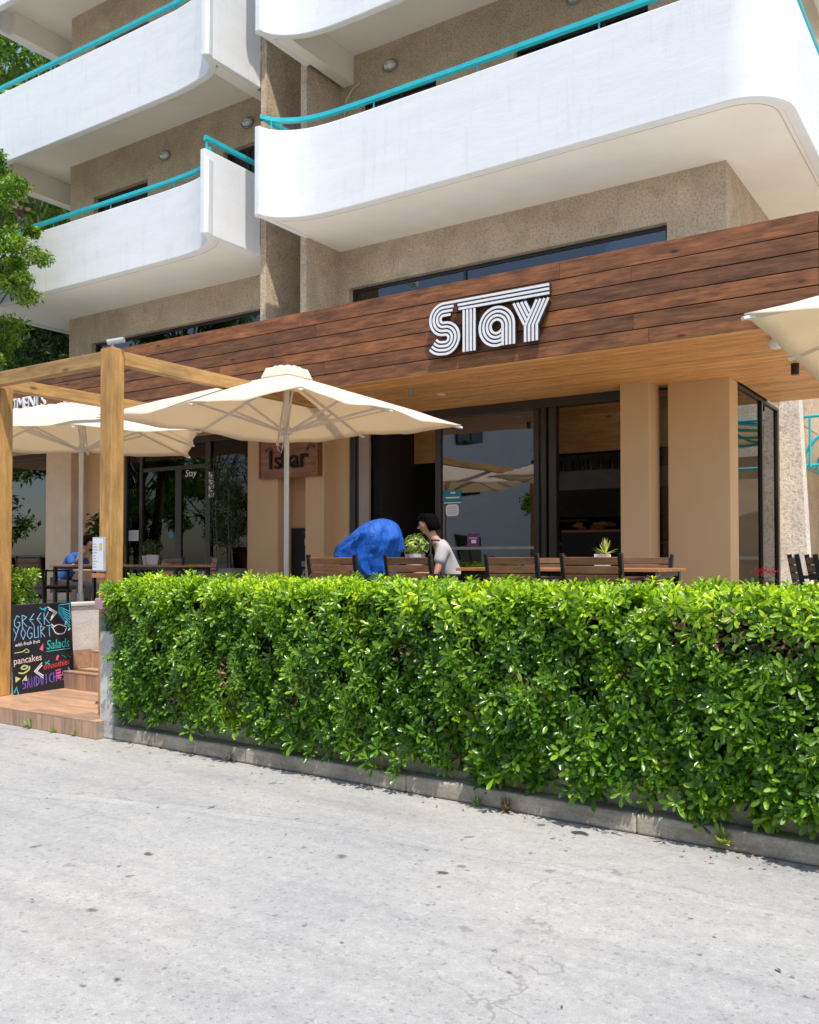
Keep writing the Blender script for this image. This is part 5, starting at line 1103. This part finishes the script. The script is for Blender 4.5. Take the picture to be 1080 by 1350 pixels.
cbd.scale = (.92, 1, 1); cbd.location = (-8.335, 5.362, .152); cbd.rotation_euler = (0, 0, R(92)); brd.rotation_euler = (R(-4.5), 0, 0)

# ------------------------------------------------------------------ stickers, an added reflection sheet and interior furnishing
def decal(name, label, cat, x0, x1, z0, z1, mat, y=YG-.004): b = MB(); b.box(x0, x1, y, y+.002, z0, z1); return tag(b.build(name, mat, None, ((x0+x1)/2, y, z0)), label, cat)
d1 = decal('door_sticker', 'teal and white sticker on the reflecting window, above the round one', 'sticker', -6.99, -6.70, 2.33, 2.52, 'teal_print')
b = MB(); b.box(-6.96, -6.73, YG-.006, YG-.0045, 2.40, 2.42); b.box(-6.88, -6.80, YG-.006, YG-.0045, 2.47, 2.49); b.box(-6.99, -6.70, YG-.006, YG-.0045, 2.33, 2.342); b.build('print', 'white_letter', d1)
b = MB(); pts = []
for (cx_, cz_, a0) in ((-6.79, 2.26, 0), (-6.91, 2.26, 90), (-6.91, 2.19, 180), (-6.79, 2.19, 270)): pts += [(cx_+.05*math.cos(R(a0+15*k)), cz_+.05*math.sin(R(a0+15*k))) for k in range(7)]
b.add([(x_, YG-.005, z_) for x_, z_ in pts]+[(x_, YG-.003, z_) for x_, z_ in pts], [tuple(range(28)), tuple(range(55, 27, -1))]+[(i, (i+1) % 28, 28+(i+1) % 28, 28+i) for i in range(28)])
d2 = tag(b.build('round_sticker', 'white_plastic', None, (-6.85, YG, 2.15)), 'rounded white notice on the reflecting window under the teal sticker', 'sticker')
b = MB(); [b.box(-6.93, -6.77, YG-.007, YG-.0055, 2.17+.025*i, 2.175+.025*i) for i in range(5)]; b.build('print_lines', 'grey_metal', d2)
d3 = decal('purple_sign', 'small purple printed sign low on the reflecting window', 'sign', -6.60, -6.40, 1.70, 1.88, 'purple'); b = MB(); b.box(-6.57, -6.43, YG-.007, YG-.0055, 1.81, 1.82); b.box(-6.53, -6.45, YG-.007, YG-.0055, 1.74, 1.79); b.build('print', 'white_letter', d3)
d4 = decal('round_mark_strip', 'white strip with three dark round marks on the left glazing', 'sticker', -11.83, -11.70, 2.60, 3.05, 'white_plastic', YG-.05)
for k in range(3): b = MB(); ring = [(-11.765+.042*math.cos(a), YG-.053, 2.69+.14*k+.052*math.sin(a)) for a in np.linspace(0, 6.28, 14)]; b.tube(ring, .009, 4, False); b.build('round_mark', 'black_metal', d4)
d5 = decal('paper_notice', 'white paper notice on the glazing beside the timber post', 'notice', -14.02, -13.74, 1.86, 2.06, 'paper'); b = MB(); [b.box(-13.99, -13.77, YG-.007, YG-.0055, 1.89+.03*i, 1.896+.03*i) for i in range(5)]; b.build('print_lines', 'grey_metal', d5)
b = MB(); b.lathe([(.001, 0), (.07, .0), (.07, .003), (.001, .003)], (0, 0, 0), 20); o = tag(b.build('round_badge', 'teal_print', None), 'round turquoise badge on the dark entrance door', 'sticker'); o.location = (-12.85, YG-.002, 1.96); o.rotation_euler = (R(90), 0, 0)
cu = MB(); pts = [(-12.52+.012*i, 11.52+.025*math.sin(i*1.1)+.012*math.sin(i*2.7)) for i in range(48)]; cu.ribbon(pts, .004, 1.45, 2.98); tag(cu.build('pillar_reflection', 'pillar_reflection', None, (-12.2, 11.5, 1.45), smooth=60), 'pale pleated sheet behind the left entrance glass, added as the reflection of a lit white pillar', 'pillar_reflection')  # sheet added in place of a lit white pillar reflected in the glass
text('glass_lettering', 'Stay', .17, 'white_letter', tag(bpy.data.objects.new('glass_lettering', None), 'small white lettering on the glass over the entrance door', 'lettering'), (-12.45, YG-.035, 3.0), ext=.001, shear=.2)
for o in list(bpy.data.objects):
    if o.type == 'EMPTY' and o.name == 'glass_lettering' and not o.users_collection: COL.objects.link(o)
# bar behind the right opening
br = thing('bar_counter', 'dark bar counter with a pale front seen through the right opening', 'counter', (-5.4, 14.6, Z0)); b = MB(); b.box(-6.6, -4.3, 14.4, 15.0, Z0+.03, Z0+1.05); b.build('body', 'dark_room', br); b = MB(); b.box(-6.65, -4.25, 14.35, 15.05, Z0+1.05, Z0+1.10); b.build('top', 'room_grey', br)
sh = thing('bar_shelf', 'grey hanging shelf beam above the bar', 'shelf', (-5.4, 13.6, 2.5)); b = MB(); b.box(-7.0, -3.6, 13.5, 13.9, 2.62, 2.92); b.build('beam', 'room_grey', sh); b = MB(); b.box(-7.0, -6.96, 13.6, 13.8, 2.92, 3.655); b.box(-3.64, -3.6, 13.6, 13.8, 2.92, 3.655); b.build('hanger', 'black_metal', sh)
bot = None
for i in range(15):
    x_ = -6.3+.17*i+random.uniform(-.03, .03)
    if bot is None: b = MB(); b.lathe([(.035, 0), (.037, .15), (.013, .2), (.013, .27)], (x_, 13.65, 2.922), 10); bot = b.build('bottle', 'glass', None, (x_, 13.65, 2.922), smooth=50); tag(bot, 'glass bottle standing on the grey shelf above the bar', 'bottle', 'bottles on the bar shelf')
    else: o = bot.copy(); COL.objects.link(o); o.location = (x_, 13.65+random.uniform(-.05, .05), 2.922); o.scale = (1, 1, random.uniform(.8, 1.15))
tb = thing('pastry_tray', 'wooden board of pastries on the bar counter', 'food', (-5.55, 13.9, 1.8)); b = MB(); b.box(-6.0, -5.05, 13.3, 13.7, 1.93, 1.97); b.build('board', 'table_wood', tb)
for i in range(14): b = MB(); x_ = -5.9+random.uniform(0, .75); b.add(*ellipsoid((x_, 13.5+random.uniform(-.12, .12), 2.0+random.uniform(0, .08)), (.07, .045, .035), 10, 6)); b.build('pastry', 'bread', tb, (x_, 13.5, 2), smooth=60)
b = MB(); b.box(-6.0, -5.05, 13.3, 13.7, Z0+.03, 1.93); b.build('stand', 'dark_room', tb)
b = MB(); b.box(-5.05, -4.7, 13.9, 13.96, 1.55, 2.15); tag(b.build('display_board', 'white_plastic', None, (-4.9, 13.9, 1.55), bev=.01), 'pale grey panel standing on the floor of the bar', 'panel'); b = MB(); b.box(-5.05, -4.7, 13.75, 14.1, Z0+.03, 1.549); tag(b.build('cabinet', 'dark_room', None, (-4.9, 13.9, .73), bev=.01), 'low dark cabinet under the pale grey panel in the bar', 'cabinet')
# dim mural, shelf and lamp in the left opening
mu_ = thing('wall_mural', 'dim wall with dark and blue painted shapes seen through the left opening', 'mural', (-9.3, 16.9, 2.2)); b = MB(); b.box(-12.3, -8.52, 16.93, 16.98, 2.35, 3.6); b.box(-8.34, -5.5, 16.93, 16.98, 2.35, 3.6); b.build('panel', 'room_grey', mu_)
b = MB(); b.lathe([(.02, 0), (.03, .15), (.10, .3), (.34, .55), (.36, .6), (.0, .6)][::-1], (0, 0, 0), 18); o = tag(b.build('pendant_lamp', 'black_metal', None, smooth=50), 'black bell shaped pendant lamp hanging in the left opening', 'lamp'); o.location = (-8.0+.2, 13.3, 2.55); b.v = []; 
o.rotation_euler = (0, 0, 0); o.scale = (1, 1, 1)
b = MB(); b.tube([(-7.8, 13.3, 3.1), (-7.8, 13.3, 3.66)], .01, 6); c2 = b.build('cord', 'black_metal', o)
b = MB(); b.box(-8.34, -6.9, 16.5, 16.9, 2.25, 2.29); tag(b.build('wall_shelf', 'room_grey', None, (-7.8, 16.7, 2.25)), 'long thin shelf under the dim mural in the left opening', 'shelf')

# ------------------------------------------------------------------ right background: neighbour building, awning, fire boxes
nb2 = thing('neighbour_building', 'pale roughcast building with a tan lower wall behind the turquoise awning', 'building', (0, 21, 0))
b = MB(); b.box(-3.2, 12, 20.6, 21.0, .7, 3.75); b.build('lower_wall', 'tan_light', nb2); b = MB(); wall_open(b, -3.2, 12, 3.75, 9.5, 20.45, 21.0, [(-1.9, -1.2, 4.7, 5.6), (.6, 1.6, 4.7, 5.8), (3.0, 4.2, 4.7, 5.8)]); b.build('upper_wall', 'rough_stucco', nb2)
b = MB(); b.box(-3.2, 12, 20.2, 20.448, 1.5, 1.58); b.build('ledge', 'white_plastic', nb2)
for (a, c_) in ((-1.9, -1.2), (.6, 1.6), (3.0, 4.2)): window(nb2, a, c_, 4.701, 5.6 if a < 0 else 5.8, 20.6, 2)
aw = thing('turquoise_awning', 'barrel awning of tan canvas on a turquoise tube frame at the right edge', 'awning', (-.8, 17, .7))
for y_ in (16.0, 17.2, 18.4, 19.6):
    b = MB(); b.tube([(-2.93+1.6*(1-math.cos(R(a))), y_, 3.05+.85*math.sin(R(a))) for a in range(0, 181, 15)], .028, 8); b.build('arch', 'teal', aw, (-1.2, y_, 3.1), smooth=50)
b = MB()
for (x_, z_) in ((-2.93, 3.05), (.27, 3.05), (-1.33, 3.92)): b.tube([(x_, 16, z_), (x_, 20.2, z_)], .025, 8)
b.tube([(-2.93, 16, 3.05), (.27, 16, 3.05)], .025, 8); b.tube([(-2.95, 15.98, 3.02), (-2.95, 15.98, 3.85)], .035, 8); b.tube([(-2.80, 15.98, 3.02), (-2.80, 15.98, 3.85)], .02, 8); b.tube([(-2.95, 15.98, 3.85), (.25, 15.98, 3.88)], .025, 8); b.tube([(.25, 16, .7), (.25, 16, 3.05)], .03, 8); b.tube([(.25, 19.6, .7), (.25, 19.6, 3.05)], .03, 8); b.build('frame', 'teal', aw, smooth=50)
V = [(-2.93+1.6*(1-math.cos(R(a))), y_, 3.09+.85*math.sin(R(a))) for y_ in (16, 20.2) for a in range(0, 181, 12)]; b = MB(); b.add(V, [(i, i+1, 16+i+1, 16+i) for i in range(15)]); o = b.build('canvas', 'canvas', aw, (-1.2, 18, 3.1), smooth=60); s_ = o.modifiers.new('s', 'SOLIDIFY'); s_.thickness = .004
for k, z_ in enumerate((2.32, 2.68)): b = MB(); b.box(-2.42, -2.05, 20.55, 20.598, z_, z_+.26); tag(b.build('fire_box', 'red', None, (-2.2, 20.57, z_), bev=.01), ('lower' if k == 0 else 'upper')+' of two red boxes on the tan wall at the right edge', 'box')
# white garden railing seen in the side glass
rl = thing('white_railing', 'white metal railing by the right end of the terrace', 'railing', (1.5, 13, .7))
b = MB()
for z_ in (1.0, 1.25, 1.5, 1.62): b.tube([(1.2, 12.0, z_), (1.2, 17.5, z_)], .018, 6)
for y_ in (12.0, 13.8, 15.6, 17.4): b.tube([(1.2, y_, .7), (1.2, y_, 1.64)], .025, 8)
b.build('bars', 'white_plastic', rl, smooth=50)

# ------------------------------------------------------------------ trees
def tree(label, base, height, crown_c, crown_r, nclump, nleaf, ls, mat, trunk_r=.16, group=None, seed=1, lean=(0, 0)):
    global rng
    rng = np.random.default_rng(seed); T = thing('leafy_tree', label, 'tree', base, group); B = Vector(base); C = Vector(crown_c)
    b = MB(); mid = B.lerp(C, .45)+Vector((lean[0], lean[1], 0)); b.tube([B, B.lerp(mid, .5)+Vector((.08, .05, 0)), mid, C+Vector((0, 0, -.1))], [trunk_r, trunk_r*.8, trunk_r*.6, trunk_r*.25], 9, True)
    cl_ = rng.normal(0, 1, (nclump, 3)); cl_ /= np.linalg.norm(cl_, axis=1, keepdims=True); cl_ *= (rng.uniform(.25, 1, (nclump, 1))**.5)*np.array(crown_r); cl_ += np.array(C)
    for q in cl_[:40]:
        s0 = mid.lerp(C, rng.uniform(0, .8)); e_ = Vector(q); m_ = s0.lerp(e_, .5)+Vector((0, 0, .15)); b.tube([s0, m_, e_], [trunk_r*.3, trunk_r*.16, .008], 5, False)
    b.build('trunk', 'bark', T, smooth=60)
    sz = rng.uniform(.22, .5, nclump)*np.mean(crown_r)*.42; P = []; 
    per = nleaf//nclump
    p = rng.normal(0, 1, (nclump, per, 3)); p /= np.linalg.norm(p, axis=2, keepdims=True)+1e-6; p *= rng.uniform(.3, 1.05, (nclump, per, 1)); p[:, :, 2] *= .65; p = p*sz[:, None, None]+cl_[:, None, :]; p = p.reshape(-1, 3)-np.array(B); n = len(p)
    D = rng.normal(0, 1, (n, 3)); D[:, 2] = np.abs(D[:, 2])*.8+.2
    V, F = scatter(*SMALL, p, D, ls*rng.uniform(.6, 1.2, n)); me = fast_mesh('crown', V, F); link('crown', me, mat, T)['kind'] = 'stuff'; return T
tree('light green tree whose branches hang in front of the left balconies', (-17.0, 8.4, 0), 8, (-15.45, 8.95, 6.7), (1.85, .80, 2.1), 95, 42000, .09, 'tree_leaf', .16, seed=4)
tree('dark green tree behind the left end of the building, nearest the wall', (-20.5, 14.5, 0), 8, (-20, 14, 5.0), (3.0, 2.8, 3.4), 110, 34000, .22, 'dark_tree_leaf', .25, seed=8)
tree('tall sunlit green tree rising behind the left end of the upper balconies', (-23, 17, 0), 14, (-24, 16, 14.5), (5.2, 4, 5.4), 170, 48000, .24, 'tree_leaf', .35, seed=9)
tree('yellow green tree further back beyond the left end of the building', (-31, 20, 0), 14, (-30, 19.5, 10.5), (5, 5, 8.5), 130, 30000, .40, 'tree_leaf', .4, seed=10)
# the other side of the street (seen only as reflections in the glass)
ob = thing('opposite_building', 'white rendered apartment building across the street', 'building', (-6, -16, 0)); b = MB(); wall_open(b, -26, 14, 0, 9, -14.4, -14, [(-22+4*i, -20.6+4*i, z_, z_+1.5) for i in range(9) for z_ in (1.2, 4.4, 7.0)]); b.build('wall', 'plaster', ob)
for i in range(9):
    for z_ in (1.2, 4.4, 7.0): window(ob, -22+4*i, -20.6+4*i, z_+.001, z_+1.499, -14.2, 2)
b = MB(); b.box(-26, 14, -18, -14.41, 9.0, 9.3); b.build('roof', 'roof', ob)
for k, (x_, y_, s_) in enumerate(((-33, 3.0, 1.5), (-27, .5, 1.3), (-30, -6, 1.5), (-13, -9.5, 1.15), (-9, -9.5, 1.0), (-4.5, -9.5, 1.1), (2, -9.5, 1.0))):
    tree(('first', 'second', 'third', 'fourth', 'fifth', 'sixth', 'seventh')[k]+' street tree from the left on the far side of the road', (x_, y_, 0), 6, (x_, y_, 4.2*s_), (2.5*s_, 2.0*s_, 3.0*s_), 60, 10000, .26, 'tree_leaf', .15, 'street trees across the road', seed=20+k)

# ------------------------------------------------------------------ weeds and debris along the kerb
def weed(x, y, z, n, L, mat, label): o = thing('weed', label, 'weed', (x, y, z)); blades((x, y, z), n, L, 1.0, mat, 'leaves', o, .16, .5)
weed(-7.32, 4.865, .005, 22, .12, 'pot_leaf', 'small weed growing at the foot of the tiled step, furthest left'); weed(-6.98, 4.86, .005, 16, .07, 'pot_leaf', 'tiny weed at the foot of the tiled step, middle one'); weed(-6.68, 4.86, .005, 16, .07, 'stripe_leaf', 'tiny weed at the foot of the tiled step, nearest the pillar')
weed(-1.28, HF(-1.28)-.01, .03, 46, .11, 'stripe_leaf', 'yellowish weed tuft growing on the kerb near the right end'); weed(-2.55, HF(-2.55)-.015, .003, 30, .10, 'dead_leaf', 'dry brown weed tuft at the kerb'); weed(-2.75, HF(-2.75)-.02, .003, 26, .08, 'pot_leaf', 'low green weed at the kerb below the hedge'); weed(-4.9, HF(-4.9)-.02, .003, 26, .08, 'dead_leaf', 'dry weed at the kerb near the left end')
n = 420; xx = rng.uniform(-6.2, 1, n); P = np.stack([xx, 4.79-.056*xx-rng.exponential(.10, n)-.01, np.full(n, .006)], 1); far = rng.uniform(0, 1, n) < .12; P[far, 1] = rng.uniform(1.5, 4.6, far.sum())
V, F = scatter(*SMALL, P, np.stack([rng.normal(0, .3, n), rng.normal(0, .3, n), np.ones(n)], 1), rng.uniform(.012, .045, n)); me = fast_mesh('fallen_leaves', V, F); tag(link('fallen_leaves', me, 'dead_leaf'), 'dry leaf litter scattered along the kerb', 'leaves', kind='stuff')
